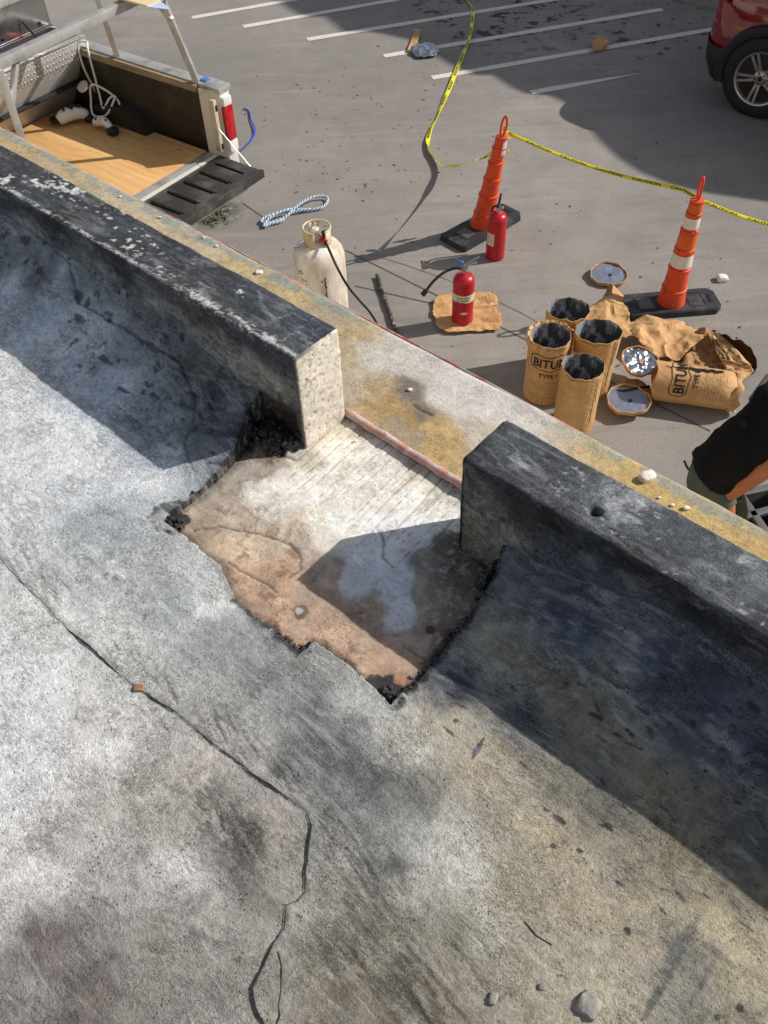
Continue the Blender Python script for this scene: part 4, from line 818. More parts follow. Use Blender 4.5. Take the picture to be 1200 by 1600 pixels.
def tape_print(vs, parent, width, step=.52, start=.1, flip=False, hsc=.62):
    cs_ = [vs[3*k+1] for k in range(len(vs)//3)]; L = [0]
    for a, b in zip(cs_, cs_[1:]): L.append(L[-1]+(b-a).length)
    geos = []; x = start
    while x+TW < L[-1]:
        geos.append(([(v[0]+x, (v[1]/TH-.5), 0) for v in TG[0]], TG[1])); x += step
    def fn(x, y):
        k = min(len(L)-2, max(0, int(np.searchsorted(L, x))-1)); t = (x-L[k])/(L[k+1]-L[k]); yy = -y if flip else y; yy *= 2*hsc
        a = vs[3*k].lerp(vs[3*k+3], t); b = vs[3*k+1].lerp(vs[3*k+4], t); c = vs[3*k+2].lerp(vs[3*k+5], t)
        p = b.lerp(c, yy) if yy > 0 else b.lerp(a, -yy)
        d = (vs[3*k+4]-vs[3*k+1]).normalized(); n_ = (c-a).normalized().cross(d); n_ = n_ if n_.z > 0 else -n_
        return p+n_*.0035
    map_print('lettering', geos, fn, 'ink', parent, 0)
g0 = G+.006
gp = [at(u, v, G)+Vector((0, 0, z)) for u, v, z in ((690, -30, .01), (722, -4, .01), (738, 14, .012), (737, 40, .02), (733, 62, .012), (724, 85, .012), (713, 112, .012), (703, 138, .012), (692, 162, .012), (681, 186, .01), (672, 205, .012), (668, 225, .015), (670, 240, .02), (681, 254, .03))]
ap = [at(692, 260, G+.06), at(705, 260, G+.14), at(722, 257, G+.27), at(742, 251, G+.44), at(758, 245, G+.60), at(770, 239, G+.72)]
P1 = spline(gp+ap, 10)
TWD = .046
def roll1(t): return .55*math.sin(t*23)+(.9*sst(.55, .62, t)*(1-sst(.8, .85, t)))-.85*sst(.80, .9, t)
tp, tv = ribbon('caution_tape', P1, TWD, 'tape', None, roll1)
tape_print(tv, tp, TWD, .36, .2, True)
tag(tp, 'loose yellow caution tape lying along the concrete and looping up to the leaning cone', 'tape')
top1 = c1b+Vector((lw.x*.8, lw.y*.8, .86)); A1 = at(795, 208, G+.88); A2 = at(1066, 296, G+.86); A3 = at(1098, 314, G+.85); A4 = at(1225, 357, G+.78)
P2 = [A1.lerp(A2, k/28)-Vector((0, 0, .05*math.sin(PI*k/28))) for k in range(28)]+[A2.lerp(A3, k/6) for k in range(6)]+[A3.lerp(A4, k/14)-Vector((0, 0, .015*math.sin(PI*k/14))) for k in range(15)]
tp2, tv2 = ribbon('caution_tape', P2, .027, 'tape', None, lambda t: -.75+.25*math.sin(t*9))
tape_print(tv2, tp2, .027, .30, .16, True)
tag(tp2, 'taut yellow caution tape strung from the leaning cone past the banded cone', 'tape')
mb = MB()
for (u, v, z0, u2, v2, z1) in ((791, 232, .70, 801, 243, .62), (788, 228, .72, 797, 236, .66)): mb.bar(at(u, v, G+z0), at(u2, v2, G+z1), .02, .003)
for k in range(3): mb.bar(at(783, 208+4*k, G+.86-.02*k), at(797, 206+5*k, G+.87-.02*k), .025, .006)
mb.build('tape_end', 'tape', tp2)['kind'] = 'stuff'
mb = MB(); mb.bar(at(788, 196, G+.95), at(788, 208, G+.885), .022, .008); mb.build('tape_knot', 'tape', tp2, bevel=.002)

# ---- fire extinguishers
def extinguisher(base, rz, h, r, label, kind):
    root = empty('fire_extinguisher', base, rz, label, 'fire extinguisher', 'red fire extinguishers')
    hs = h*.80
    mb = MB(); mb.lathe([(r*.86, 0), (r, .012), (r, hs*.86), (r*.96, hs*.91), (r*.80, hs*.965), (r*.5, hs*.992), (r*.3, hs), (.016, hs+.006)], 40); mb.build('cylinder', 'red', root, 40)
    mb = MB(); mb.lathe([(r+.001, hs*.02), (r+.0022, hs*.024), (r+.0022, hs*.035), (r+.001, hs*.04)], 40, cap=False); mb.build('foot_ring', 'red', root, 40)
    mb = MB(); mb.lathe([(.017, hs), (.017, hs+.03), (.012, hs+.035), (.012, hs+.05)], 16); mb.box((0, 0, hs+.045), (.05, .02, .022)); v_ = mb.build('valve', 'steel', root, bevel=.001)
    hm = 'steel' if kind == 1 else 'black'
    mb = MB(); mb.bar((-.03, 0, hs+.06), (.10, 0, hs+.072), .018, .006); mb.build('carry_handle', hm, root, bevel=.002)
    mb = MB(); mb.bar((-.03, 0, hs+.066), (.115, 0, hs+.115 if kind == 1 else hs+.10), .018, .005); mb.build('squeeze_lever', hm, root, bevel=.002)
    mb = MB(); mb.lathe([(.014, 0), (.014, .012), (.010, .014)], 16, (0, -.03, hs+.04)); mb.build('gauge', 'steel', root, 40)
    if kind == 1:
        mb = MB(); mb.box((-.02, 0, hs+.10), (.018, .03, .02)); mb.bar((-.02, 0, hs+.10), (-.075, .015, hs+.155), .006, .003); mb.build('seal_tag', 'blue_tag', root, bevel=.002)
        pts = [(-.02, .01, hs+.045), (-.07, .02, hs+.055), (-.15, .02, hs+.045), (-.24, -.0, hs+.01), (-.32, -.03, hs-.04)]
        mb = MB(); mb.tube(spline(pts, 6), .0105, 10); hz = mb.build('hose', 'black', root, 60)
        mb = MB(); a = Vector(pts[-1]); d = (a-Vector(pts[-2])).normalized(); mb.bar(a-d*.01, a+d*.035, .028, .028); mb.build('nozzle', 'black', hz, bevel=.003)
    else:
        pts = [(.02, 0, hs+.03), (.045, .02, hs+.03), (.07, .05, hs+.0), (.078, .06, hs-.06), (.075, .06, hs-.14), (.07, .055, hs-.25)]
        mb = MB(); mb.tube(spline(pts, 6), .009, 10); mb.build('hose', 'black', root, 60)
    def wrap(name, a0, a1, z0, z1, mat, n=24):
        mb = MB(); vs = []; fs = []
        for k in range(n+1):
            a = a0+(a1-a0)*k/n
            for z_ in (z0, z1): vs.append(((r+.0014)*math.cos(a), (r+.0014)*math.sin(a), z_))
        for k in range(n): fs.append((2*k, 2*k+2, 2*k+3, 2*k+1))
        mb.add(vs, fs); return mb.build(name, mat, root, 60)
    cyl = lambda a0, z0, e=.0026: (lambda x, y: Vector(((r+e)*math.cos(a0+x/r), (r+e)*math.sin(a0+x/r), z0+y)))
    if kind == 1:
        lb = wrap('paper_label', -PI*.5-1.75-rz, -PI*.5+1.75-rz, hs*.50, hs*.66, 'label')
        rows = []
        for j, (x0, wd) in enumerate(((-.06, .11), (-.05, .10), (-.065, .07))):
            yb = .042-.019*j
            for i in range(int(wd/.013)): rows.append(strip_geo([(x0+i*.0135, yb), (x0+i*.0135+.009, yb+.001*(i % 3))], .006+.003*((i+j) % 2)))
        map_print('small_print', rows, cyl(-PI*.5-rz, hs*.50, .0024), 'ink', lb, 0)
        map_print('diamond_sticker', [([(-.033, .017, 0), (0, .004, 0), (.033, .017, 0), (0, .030, 0)], [(0, 1, 2, 3)])], cyl(-PI*.5+.02-rz, hs*.23, .0016), 'label', root, 2)
    else:
        lb = wrap('paper_label', -PI*.5-1.35-rz, -PI*.5-.35-rz, hs*.35, hs*.62, 'label')
        rows = [strip_geo([(-.02, .012*j), (.018-.006*(j % 2), .012*j)], .003) for j in range(1, 7)]
        map_print('small_print', rows, cyl(-PI*.5-.85-rz, hs*.36, .0024), 'ink', lb, 0)
    return root
e1 = at(722, 499, G+.035); extinguisher(e1, math.radians(20), .50, .080, 'red fire extinguisher with silver valve and label standing on a flattened paper bag', 1)
extinguisher(at(773, 401, G), math.radians(75), .50, .077, 'red fire extinguisher with black handle standing before the leaning cone', 2)

# ---- kraft paper sheets and bags
def sheet(name, outline, z, label, cat, group, mat='kraft', amp=.02, seed=0, lift=None, cell=.014, thick=.002, fq=9):
    """outline: (u, v) pixels met at height z (metres above the lot); a crumpled paper sheet filling it"""
    P = [at(u, v, G+z) for u, v in outline]; c = sum(P, Vector())/len(P); c.z = G
    pl = [(p.x-c.x, p.y-c.y) for p in P]; xs = [p[0] for p in pl]; ys = [p[1] for p in pl]
    gx = np.arange(min(xs)-.03, max(xs)+.03, cell); gy = np.arange(min(ys)-.03, max(ys)+.03, cell); X, Y = np.meshgrid(gx, gy, indexing='ij')
    wx = X+(fbm(X*14, Y*14, 3, seed)-.5)*.03; wy = Y+(fbm(X*14, Y*14, 3, seed+5)-.5)*.03
    D = poly_sdf(wx, wy, pl); gs_, gt_ = np.gradient(D, gx, gy); g_ = np.hypot(gs_, gt_)+1e-9
    near = (np.abs(D) < cell*.75); X2 = np.where(near, X-D*gs_/g_, X); Y2 = np.where(near, Y-D*gt_/g_, Y)
    fold = 1-np.abs(fbm(X*fq*.6, Y*fq*.6, 3, seed+9)*2-1)*2.2
    ridg = 1-np.abs(fbm(X*fq*1.7+4, Y*fq*1.7, 2, seed+19)*2-1)*3
    Zz = z+amp*(fbm(X*fq, Y*fq, 3, seed+7)-.5)*1.6+amp*1.0*np.clip(fold, -.6, 1)+amp*.6*np.clip(ridg, -.4, 1)
    if lift: Zz = Zz+lift(X2+c.x, Y2+c.y)
    Zz = np.maximum(Zz, .004)
    ok = D < cell*.75; kp = ok[:-1, :-1] & ok[1:, :-1] & ok[1:, 1:] & ok[:-1, 1:]
    o = grid(name, np.stack([X2, Y2, Zz], -1), None, mat, kp, st_frame=False); o.location = c
    bm = bmesh.new(); bm.from_mesh(o.data); bmesh.ops.delete(bm, geom=[v for v in bm.verts if not v.link_faces], context='VERTS'); bm.to_mesh(o.data); bm.free()
    o.data.set_sharp_from_angle(angle=math.radians(28))
    s = o.modifiers.new('thickness', 'SOLIDIFY'); s.thickness = thick
    if label: tag(o, label, cat, group)
    return o
pad = sheet('paper_bag', ((680,466),(690,460),(774,456),(776,470),(784,506),(779,515),(700,520),(684,512),(676,486)), .026, 'flattened brown paper bag under the fire extinguisher with the silver valve', 'paper bag', None, 'kraft', .008, 3, cell=.012)
mb = MB(); q = [at(u, v, G+.012) for u, v in ((683,466),(773,459),(782,510),(702,517),(687,511))]; c = sum(q, Vector())/5
mb.prism([(p.x-pad.location.x, p.y-pad.location.y) for p in q], .003, .022); mb.build('under_layer', 'kraft_d', pad, bevel=.006)
def on_flat(u, v, z, rz, par):
    p = at(u, v, G+z); ca, sa = math.cos(rz), math.sin(rz); return lambda x, y: Vector((p.x-par.location.x+x*ca-y*sa, p.y-par.location.y+x*sa+y*ca, z+.012))
geos = []
for (x, y) in ((0, 0), (-.005, -.055)):
    geos.append(strip_geo([(x+.014*math.cos(k*PI/6), y+.014*math.sin(k*PI/6)) for k in range(13)], .0035))
geos += [strip_geo([(.045, -.06), (.062, -.058)], .006), strip_geo([(-.045, .03), (-.04, -.08)], .0025), strip_geo([(.04, .03), (.035, -.08)], .0025)]
map_print('printed_marks', geos, on_flat(756, 466, .034, .15, pad), 'ink', pad, 0)
mb = MB(); mb.bar(at(712, 484, G+.045)-pad.location, at(782, 476, G+.045)-pad.location, .004, .004); mb.build('fold_crease', 'kraft_d', pad)

# ---- paper kegs of bitumen
def keg(base, rz, h, r, label, seed, oval=1.0, flaps=0, text=None, seam=False, jag=.011, tilt=(0, 0), wide=0.):
    root = empty('paper_keg', base, rz, label, 'paper keg', 'opened brown paper kegs')
    rg_ = random.Random(seed); ph = [rg_.random()*6 for _ in range(6)]
    rimz = lambda a: jag*(4.2*(float(fbm(np.array(math.cos(a)*2.6+seed*7), np.array(math.sin(a)*2.6+3.), 5, seed, .65))-.5)+.25*math.sin(2*a+ph[0]))
    rim_old = lambda a: jag*(.55*math.sin(2*a+ph[0])+.3*math.sin(5*a+ph[1]+.8*math.sin(a*3))+.16*math.sin(9*a+ph[2]+math.sin(2*a)*2)+.10*math.sin(21*a+ph[3]+math.sin(3*a)*3))
    def shp(r_, z, a, k=0, top=None):
        f = max(0, (z/h))**2; w_ = 1+.012*math.sin(3*a+ph[4])+.008*math.sin(7*a+z*20+ph[5])+f*.02*math.sin(11*a+ph[1])
        x = r_*w_*math.cos(a)*(1+(oval-1)*f+wide*f); y = r_*w_*math.sin(a)*(1-(oval-1)*f*.9+wide*f)
        return Vector((x+tilt[0]*z, y+tilt[1]*z, z+(rimz(a)*sst(.75, 1, z/h))))
    n = 72
    def wallmesh(prof, name, mat):
        vs = []; fs = []
        for r_, z in prof:
            for i in range(n): vs.append(shp(r_, z, 2*PI*i/n))
        for k in range(len(prof)-1):
            for i in range(n): j = (i+1) % n; fs.append((k*n+i, k*n+j, (k+1)*n+j, (k+1)*n+i))
        if prof[0][1] < .01: fs.append(tuple(range(n))[::-1])
        if name == 'liner': fs.append(tuple((len(prof)-1)*n+i for i in range(n)))
        mb = MB(); mb.add(vs, fs); return mb.build(name, mat, root, 50)
    zs = [0, .008, .02, .1, .2, .3, .4, .45, .48, h]; body = wallmesh([(r*.95, 0), (r*.99, .006)]+[(r, z) for z in zs[2:-1]]+[(r*1.005, h)]+[(r*.985, h+.001)], 'paper_wall', 'kraft')
    wallmesh([(r*.983, h+.0005), (r*.975, h*.985), (r*.965, h*.9), (r*.93, h*.7), (r*.9, h*.4), (r*.86, h*.22), (r*.80, h*.18)], 'liner', 'bitumen')
    # torn paper lip turned over the rim
    mb = MB(); vs = []; fs = []
    for i in range(n+1):
        a = 2*PI*i/n; p = shp(r*1.0, h, a); q = shp(r*(1.03+.02*math.sin(6*a+ph[2])), h*(.965+.012*math.sin(11*a)), a); vs += [p, q+Vector((0, 0, -.004))]
    for i in range(n):
        if math.sin(3*i*2*PI/n+ph[0]) > -.2: fs.append((2*i, 2*i+1, 2*i+3, 2*i+2))
    mb.add(vs, fs); mb.build('torn_lip', 'kraft_d', root, 50)
    for k in range(flaps):                                # petals folded down outwards over the rim
        a = 2*PI*(k+.5)/flaps*.62+.15; da = 2*PI*.62/flaps*.42; vs = []; fs = []
        for i in range(7):
            aa = a+(i/6-.5)*2*da; e_ = 1-((i-3)/3)**2; p = shp(r*1.005, h, aa); o_ = Vector((math.cos(aa), math.sin(aa), 0))
            vs += [p-o_*.004, p+o_*.012+Vector((0, 0, .013)), p+o_*(.024+.004*e_)+Vector((0, 0, .002)), p+o_*(.024+.006*e_)+Vector((0, 0, -.02-.02*e_**.5))]
        for i in range(6):
            for j in range(3): fs.append((4*i+j, 4*i+4+j, 4*i+5+j, 4*i+1+j))
        mb = MB(); mb.add(vs, fs); mb.build('folded_flap', 'kraft', root, 60)
    if seam:
        cy_ = lambda a0, e=.002: (lambda x, y: shp(r+e, y, a0+x/r))
        geos = [strip_geo([(.004*math.sin(i*2.1)-.012*(i > 22)*0, h*.97-i*.0145) for i in range(27)], .005), strip_geo([(.018+.003*math.sin(i*1.7), h*.95-i*.0145) for i in range(14)], .004), strip_geo([(.05, .06), (.055, .045)], .006)]
        map_print('tar_drips', geos, cy_(seam), 'ink', root, 0)
    if text is not None: print_keg(root, lambda x, y: shp(r+.0022, y, text+x/r), h)
    return root
def print_keg(root, fn, h, lines=True):
    T1 = text_geo('BITUMA', .084); w1 = max(v[0] for v in T1[0]); T2 = text_geo('TYPE I', .048)
    y0 = h*.66; x0 = -.115
    geos = [([(v[0]+x0, v[1]*1.15+y0+.035*math.sin((v[0])/w1*0), 0) for v in T1[0]], T1[1]), ([(v[0]+x0+.05, v[1]+y0-.085, 0) for v in T2[0]], T2[1])]
    fr = [(x0-.02, y0+.02), (x0-.014, y0+.085), (x0+.03, y0+.098), (x0+.10, y0+.085), (x0+.18, y0+.10), (x0+.27, y0+.088), (x0+.285, y0+.06), (x0+.28, y0+.0), (x0+.23, y0-.022), (x0+.17, y0-.012), (x0+.13, y0-.034), (x0+.07, y0-.02), (x0+.0, y0-.014), (x0-.02, y0+.02)]
    f2 = []
    for a, b in zip(fr, fr[1:]): f2 += [(a[0]+(b[0]-a[0])*k/4, a[1]+(b[1]-a[1])*k/4) for k in range(4)]
    geos.append(strip_geo(f2+[fr[-1]], .0055))
    if lines:
        rg_ = random.Random(8)
        for j in range(7):
            x = x0-.01
            while x < x0+.20:
                wd = .012+.03*rg_.random(); geos.append(strip_geo([(x, y0-.13-j*.022), (x+wd, y0-.13-j*.022)], .0018)); x += wd+.008+(.03 if rg_.random() > .7 else 0)
    map_print('printing', geos, fn, 'ink', root, 1)
kA = at(888, 482, G+.5); kB = at(860, 526, G+.49); kC = at(936, 517, G+.5); kD = at(911, 574, G+.49)
for k_, args in ((kA, dict(label='back keg of the standing four, torn open and empty, beside the round foil lid', seed=1, oval=1.05, wide=.04)),
                 (kB, dict(label='left keg of the standing four, printed front and rim folded down in scallops', seed=2, flaps=9, text=-PI/2-.1, jag=.006)),
                 (kC, dict(label='right keg of the standing four, wide torn rim and crumpled side', seed=3, oval=1.08, wide=.06, seam=-.95)),
                 (kD, dict(label='front keg of the standing four, plain side with a tarred seam, nearest the roof', seed=4, seam=-1.0, jag=.010))):
    keg(Vector((k_.x, k_.y, G)), 0, .50, .135, **args)
# lying keg
p0 = at(1020, 593, G+.137); p1 = at(1146, 612, G+.137); ax = (p1-p0).normalized(); ang = math.atan2(ax.y, ax.x)
LK = empty('paper_keg', (p0.x, p0.y, G+.137), ang, 'printed brown paper keg lying on its side with a black tar streak', 'paper keg', 'opened brown paper kegs')
ln = (p1-p0).length; rL = .133; vs = []; fs = []; n = 64; prof = [(0, rL), (.01, rL*1.01), (ln*.2, rL*1.0), (ln*.5, rL*.985), (ln*.8, rL*.98), (ln, rL*.96)]
def lsh(x, a, r_): w_ = 1+.02*math.sin(2*a+1)+.01*math.sin(5*a+x*9); return Vector((x+.012*math.sin(3*a)*(x > ln*.9)+.01*math.sin(4*a)*(x < .05), r_*w_*math.cos(a), r_*w_*math.sin(a)))
for x, r_ in prof:
    for i in range(n): vs.append(lsh(x, 2*PI*i/n, r_))
for k in range(len(prof)-1):
    for i in range(n): j = (i+1) % n; fs.append((k*n+i, k*n+j, (k+1)*n+j, (k+1)*n+i))
mb = MB(); mb.add(vs, fs); o = mb.build('paper_wall', 'kraft', LK, 50); sd = o.modifiers.new('thickness', 'SOLIDIFY'); sd.thickness = .003
mb = MB(); mb.lathe([(rL*.9, .0), (rL*.93, .03), (.02, .04)], 40, (ln-.045, 0, 0), rot=Matrix.Rotation(PI/2, 3, 'Y')); mb.build('end_disc', 'kraft', LK, 50)
mb = MB(); mb.lathe([(rL*.97, 0), (rL*.95, .03), (rL*.97, .055)], 48, (ln-.02, 0, -.003), cap=False, wob=lambda r_, z, a, k: (r_*(1+.05*math.sin(5*a)), z+.012*math.sin(7*a)), rot=Matrix.Rotation(PI/2, 3, 'Y')); o = mb.build('crimped_end', 'kraft', LK, 40); sd = o.modifiers.new('thickness', 'SOLIDIFY'); sd.thickness = .003
fnL = lambda x, y: lsh(ln-y, 2*PI*.30-x/rL*1.0+.25, rL*(1-.03*(ln-y)/ln)+.004)
print_keg(LK, fnL, .50, True)
geos = [strip_geo([(.065+.006*math.sin(i*1.9)+.0018*i, .47-i*.0125) for i in range(27)], .006), strip_geo([(.075+.006*math.sin(i*1.3)+.0015*i, .30-i*.012) for i in range(18)], .026), strip_geo([(.07+.009*math.sin(i*2.3)+.002*i, .40-i*.012) for i in range(10)], .014)]
map_print('tar_streak', geos, lambda x, y: lsh(ln-y, 2*PI*.30-x/rL+.25, rL*(1-.03*(ln-y)/ln)+.0055), 'tarstreak', LK, 0)

# ---- round foil lids
def lid(p, r, label, seed, tilt=0, tdir=0, crumple=0.):
    root = empty('keg_lid', p, 0, label, 'lid', 'round foil-lined keg lids'); rt = Matrix.Rotation(tdir, 3, 'Z') @ Matrix.Rotation(tilt, 3, 'X') @ Matrix.Rotation(-tdir, 3, 'Z')
    up_ = Vector((0, 0, r*math.sin(abs(tilt))+.004)); ph = seed*1.7
    def wob(r_, z, a, k): j = 1+.025*math.sin(3*a+ph)+.012*math.sin(8*a+ph*2+math.sin(a*2)*2)+crumple*.04*math.sin(2*a+1)+crumple*.03*math.sin(5*a+2*math.sin(a)); return r_*j, z+.004*math.sin(4*a+ph)+.004*math.sin(9*a)
    mb = MB(); mb.lathe([(r*.2, 0), (r*.97, 0), (r*1.03, .012), (r*1.02, .034), (r*.985, .034), (r*.975, .022)], 56, (0, 0, 0), wob=wob, rot=rt, cap=False); mb.v = [tuple(Vector(v)+up_) for v in mb.v]
    mb.build('paper_rim', 'kraft', root, 50)
    vs = []; fs = []; n = 56; K = 10
    for k in range(K+1):
        for i in range(n):
            a = 2*PI*i/n; rr_ = r*.975*k/K; j = wob(rr_, 0, a, 0)[0]; x, y = j*math.cos(a), j*math.sin(a)
            z = .020+(.004+.012*crumple)*(float(fbm(np.array(x*32+9), np.array(y*32+9), 3, seed, .6))-.5)*min(1, rr_/(r*.15)+.2)*2*(1 if k > 0 else 1)
            vs.append(rt @ Vector((x, y, z))+up_)
    for k in range(K):
        for i in range(n): j = (i+1) % n; fs.append((k*n+i, k*n+j, (k+1)*n+j, (k+1)*n+i))
    mb = MB(); mb.add(vs, fs); mb.build('foil_face', 'foil' if crumple else 'disc', root, 40 if crumple else 70)
    mb = MB(); mb.lathe([(.014, .0), (.014, .002)], 20, tuple(rt @ Vector((.01, -.01, .025))+up_), rot=rt); mb.build('centre_mark', 'rubber' if not crumple else 'kraft_d', root)
    return root
lid(at(950, 434, G), .142, 'round foil lid lying alone behind the kegs', 2, tilt=.06)
lid(at(981, 629, G+.05), .145, 'blue-grey round lid on the concrete beside the front keg', 5)
lid(at(996, 574, G+.10), .125, 'crumpled silver foil lid leaning on torn brown paper', 8, tilt=.28, tdir=.5, crumple=.8)

# ---- heap of torn bags
def bump_at(u, v, z, r, h): 
    p = at(u, v, G+z); return lambda x, y: h*np.exp(-(((x-p.x)/r)**2+((y-p.y)/r)**2))
def addl(*fs): return lambda x, y: sum(f(x, y) for f in fs)
sheet('paper_sheet', ((975,508),(1000,500),(1030,504),(1062,503),(1080,512),(1096,522),(1098,538),(1080,549),(1060,562),(1024,556),(1004,545),(988,528)), .09, 'large torn brown paper sheet spread over the heap below the banded cone', 'torn paper', 'torn brown paper sheets', 'kraft', .018, 11, addl(bump_at(1010,512,.1,.16,.03), bump_at(1090,535,.1,.10,.05)), fq=7)
sheet('paper_sheet', ((905,492),(930,478),(948,470),(975,476),(984,500),(988,520),(976,530),(950,516),(925,508)), .16, 'torn brown paper draped between the standing kegs and the cone foot', 'torn paper', 'torn brown paper sheets', 'kraft', .018, 12, bump_at(950,480,.16,.12,.05), fq=8)
# upright folded flap
def panel(name, pts, label, cat, group, mat, bend=.012, seed=0, parent=None):
    """a stiff folded paper panel between four world corners (a, b, c, d)"""
    a, b, c, d = [Vector(p) for p in pts]; n = 12; vs = []; fs = []; nrm = (b-a).cross(d-a).normalized()
    for i in range(n+1):
        for j in range(n+1):
            p = a.lerp(b, i/n).lerp(d.lerp(c, i/n), j/n); q = float(fbm(np.array(i*.35+seed), np.array(j*.35), 3, seed))-.5
            vs.append(p+nrm*bend*2*q)
    for i in range(n):
        for j in range(n): k = i*(n+1)+j; fs.append((k, k+1, k+n+2, k+n+1))
    mb = MB(); mb.add(vs, fs); o = mb.build(name, mat, parent, 30); s = o.modifiers.new('thickness', 'SOLIDIFY'); s.thickness = .003
    if label: tag(o, label, cat, group)
    return o
panel('paper_flap', (at(939, 470, G+.04), at(953, 443, G+.20), at(958, 444, G+.20), at(955, 476, G+.12)), 'pointed brown paper flap standing up beside the round foil lid', 'torn paper', None, 'kraft_d', .008, 3)  # darker kraft paints the side of the fold turned from the sun
panel('paper_flap', (at(955, 476, G+.12), at(954, 442, G+.20), at(974, 462, G+.10), at(972, 478, G+.10)), 'sunlit folded paper flap leaning against the cone foot', 'torn paper', None, 'kraft', .006, 5)
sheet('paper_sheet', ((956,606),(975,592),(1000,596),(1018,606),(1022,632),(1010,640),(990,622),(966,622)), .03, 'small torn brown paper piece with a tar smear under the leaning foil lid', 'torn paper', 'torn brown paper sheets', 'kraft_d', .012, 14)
mb = MB(); mb.tube([at(958, 610, G+.07), at(975, 611, G+.075), at(995, 606, G+.08), at(1015, 604, G+.08)], [.004, .010, .008, .012], 6); tag(mb.build('tar_smear', 'tarstreak', None, 50), 'black tar smear across the small torn paper by the kegs', 'tar')
# dark paper mouth and opened bag at the right end
sheet('paper_sheet', ((1080,548),(1084,530),(1098,520),(1112,524),(1124,560),(1150,590),(1140,612),(1110,590),(1086,585),(1060,575)), .05, 'shaded brown paper lying behind the lying keg', 'torn paper', 'torn brown paper sheets', 'kraft_d', .025, 15, bump_at(1095,535,.05,.09,.10))  # shade put into this sheet's colour with the darker kraft
OB = empty('paper_bag', (at(1140, 562, G).x, at(1140, 562, G).y, G), 0, 'opened brown paper bag with dark inside and wavy print, right end of the heap', 'paper bag')
OBv = OB.location
def ob(u, v, z): return at(u, v, G+z)-OBv
# curved back shell
vs = []; fs = []; rim = [(1112,517,.16),(1125,520,.20),(1143,528,.21),(1160,533,.20),(1174,545,.17),(1181,560,.12),(1183,574,.06),(1178,582,.03)]
low = [(1112,540,.02),(1122,545,.02),(1136,553,.02),(1150,560,.02),(1162,568,.02),(1170,575,.02),(1174,582,.02),(1174,586,.02)]
R1 = spline([ob(*p) for p in rim], 4); R2 = spline([ob(*p) for p in low], 4); rg_ = random.Random(3)
for k, (a, b) in enumerate(zip(R1, R2)):
    a = a+Vector((0, 0, .010*math.sin(k*1.3)))
    for j in range(7): t = j/6; vs.append(a.lerp(b, t)+Vector((.03*math.sin(PI*t), .04*math.sin(PI*t), .006*math.sin(k*1.1+j*2))))
m_ = 7
for k in range(len(R1)-1):
    for j in range(m_-1): fs.append((k*m_+j, (k+1)*m_+j, (k+1)*m_+j+1, k*m_+j+1))
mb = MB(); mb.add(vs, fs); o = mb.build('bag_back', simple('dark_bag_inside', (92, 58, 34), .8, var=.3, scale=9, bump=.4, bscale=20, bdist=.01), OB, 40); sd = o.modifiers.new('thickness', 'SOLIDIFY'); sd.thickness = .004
fp = panel('printed_flap', (ob(1104, 519, .18), ob(1124, 519, .20), ob(1174, 570, .10), ob(1126, 562, .12)), None, None, None, 'kraft', .02, 21, OB)
A_, B_, C_, D_ = ob(1104, 519, .18), ob(1124, 519, .20), ob(1174, 570, .10), ob(1126, 562, .12); nn_ = (B_-A_).cross(D_-A_).normalized(); nn_ = nn_ if nn_.z > 0 else -nn_
def fpf(x, y):
    i, j = x*12, y*12; q = float(fbm(np.array(i*.35+21), np.array(j*.35), 3, 21))-.5; nr = (B_-A_).cross(D_-A_).normalized()
    return A_.lerp(B_, x).lerp(D_.lerp(C_, x), y)+nr*.04*q+nn_*.006
geos = [strip_geo([(x0+.05*math.sin(y*9+x0*3), y) for y in np.linspace(.28, .97, 16)], w0) for x0, w0 in ((.10, .09), (.30, .08))]+[strip_geo([(.52+.05*math.sin(y*14), y) for y in np.linspace(.3, .9, 16)], .03), strip_geo([(.7+.05*math.sin(y*16+1), y) for y in np.linspace(.2, .9, 16)], .03), strip_geo([(.85+.03*math.sin(y*20), y) for y in np.linspace(.25, .8, 16)], .03)]
geos += [strip_geo([(.3+.25*(k % 3)+.05*math.cos(t), .06+.06*(k//3)+.02*math.sin(t)) for t in np.linspace(0, 2*PI, 10)], .015) for k in range(6)]
map_print('wavy_print', geos, fpf, 'ink', fp, 0)
panel('bag_front', (ob(1126, 562, .11), ob(1174, 572, .09), ob(1178, 580, .05), ob(1150, 604, .01)), None, None, None, 'kraft', .02, 25, OB)

# ---- other litter
panel('cardboard_piece', (at(636, 80, G+.02), at(648, 81, G+.03), at(658, 46, G+.03), at(648, 45, G+.02)), 'bent strip of brown cardboard beside the foil scrap near the painted lines', 'cardboard', None, 'kraft', .012, 31)
sheet('foil_scrap', ((644,82),(650,72),(664,67),(680,70),(686,78),(680,86),(662,89),(650,88)), .03, 'bent silver foil scrap at the shadow edge by the painted lines', 'foil', None, 'foil', .02, 33, cell=.016)
sheet('crumpled_paper', ((921,72),(926,64),(940,60),(951,63),(952,72),(938,78),(926,79)), .03, 'crumpled tan paper scrap on a painted line in the shade', 'paper scrap', None, 'kraft', .03, 34, cell=.02)
o = rock('crumpled_wrap', at(1128, 438, G), .036, 'clear', 'small ball of crumpled clear wrap on the concrete right of the banded cone', 'plastic scrap', seed=44, flat=.8)
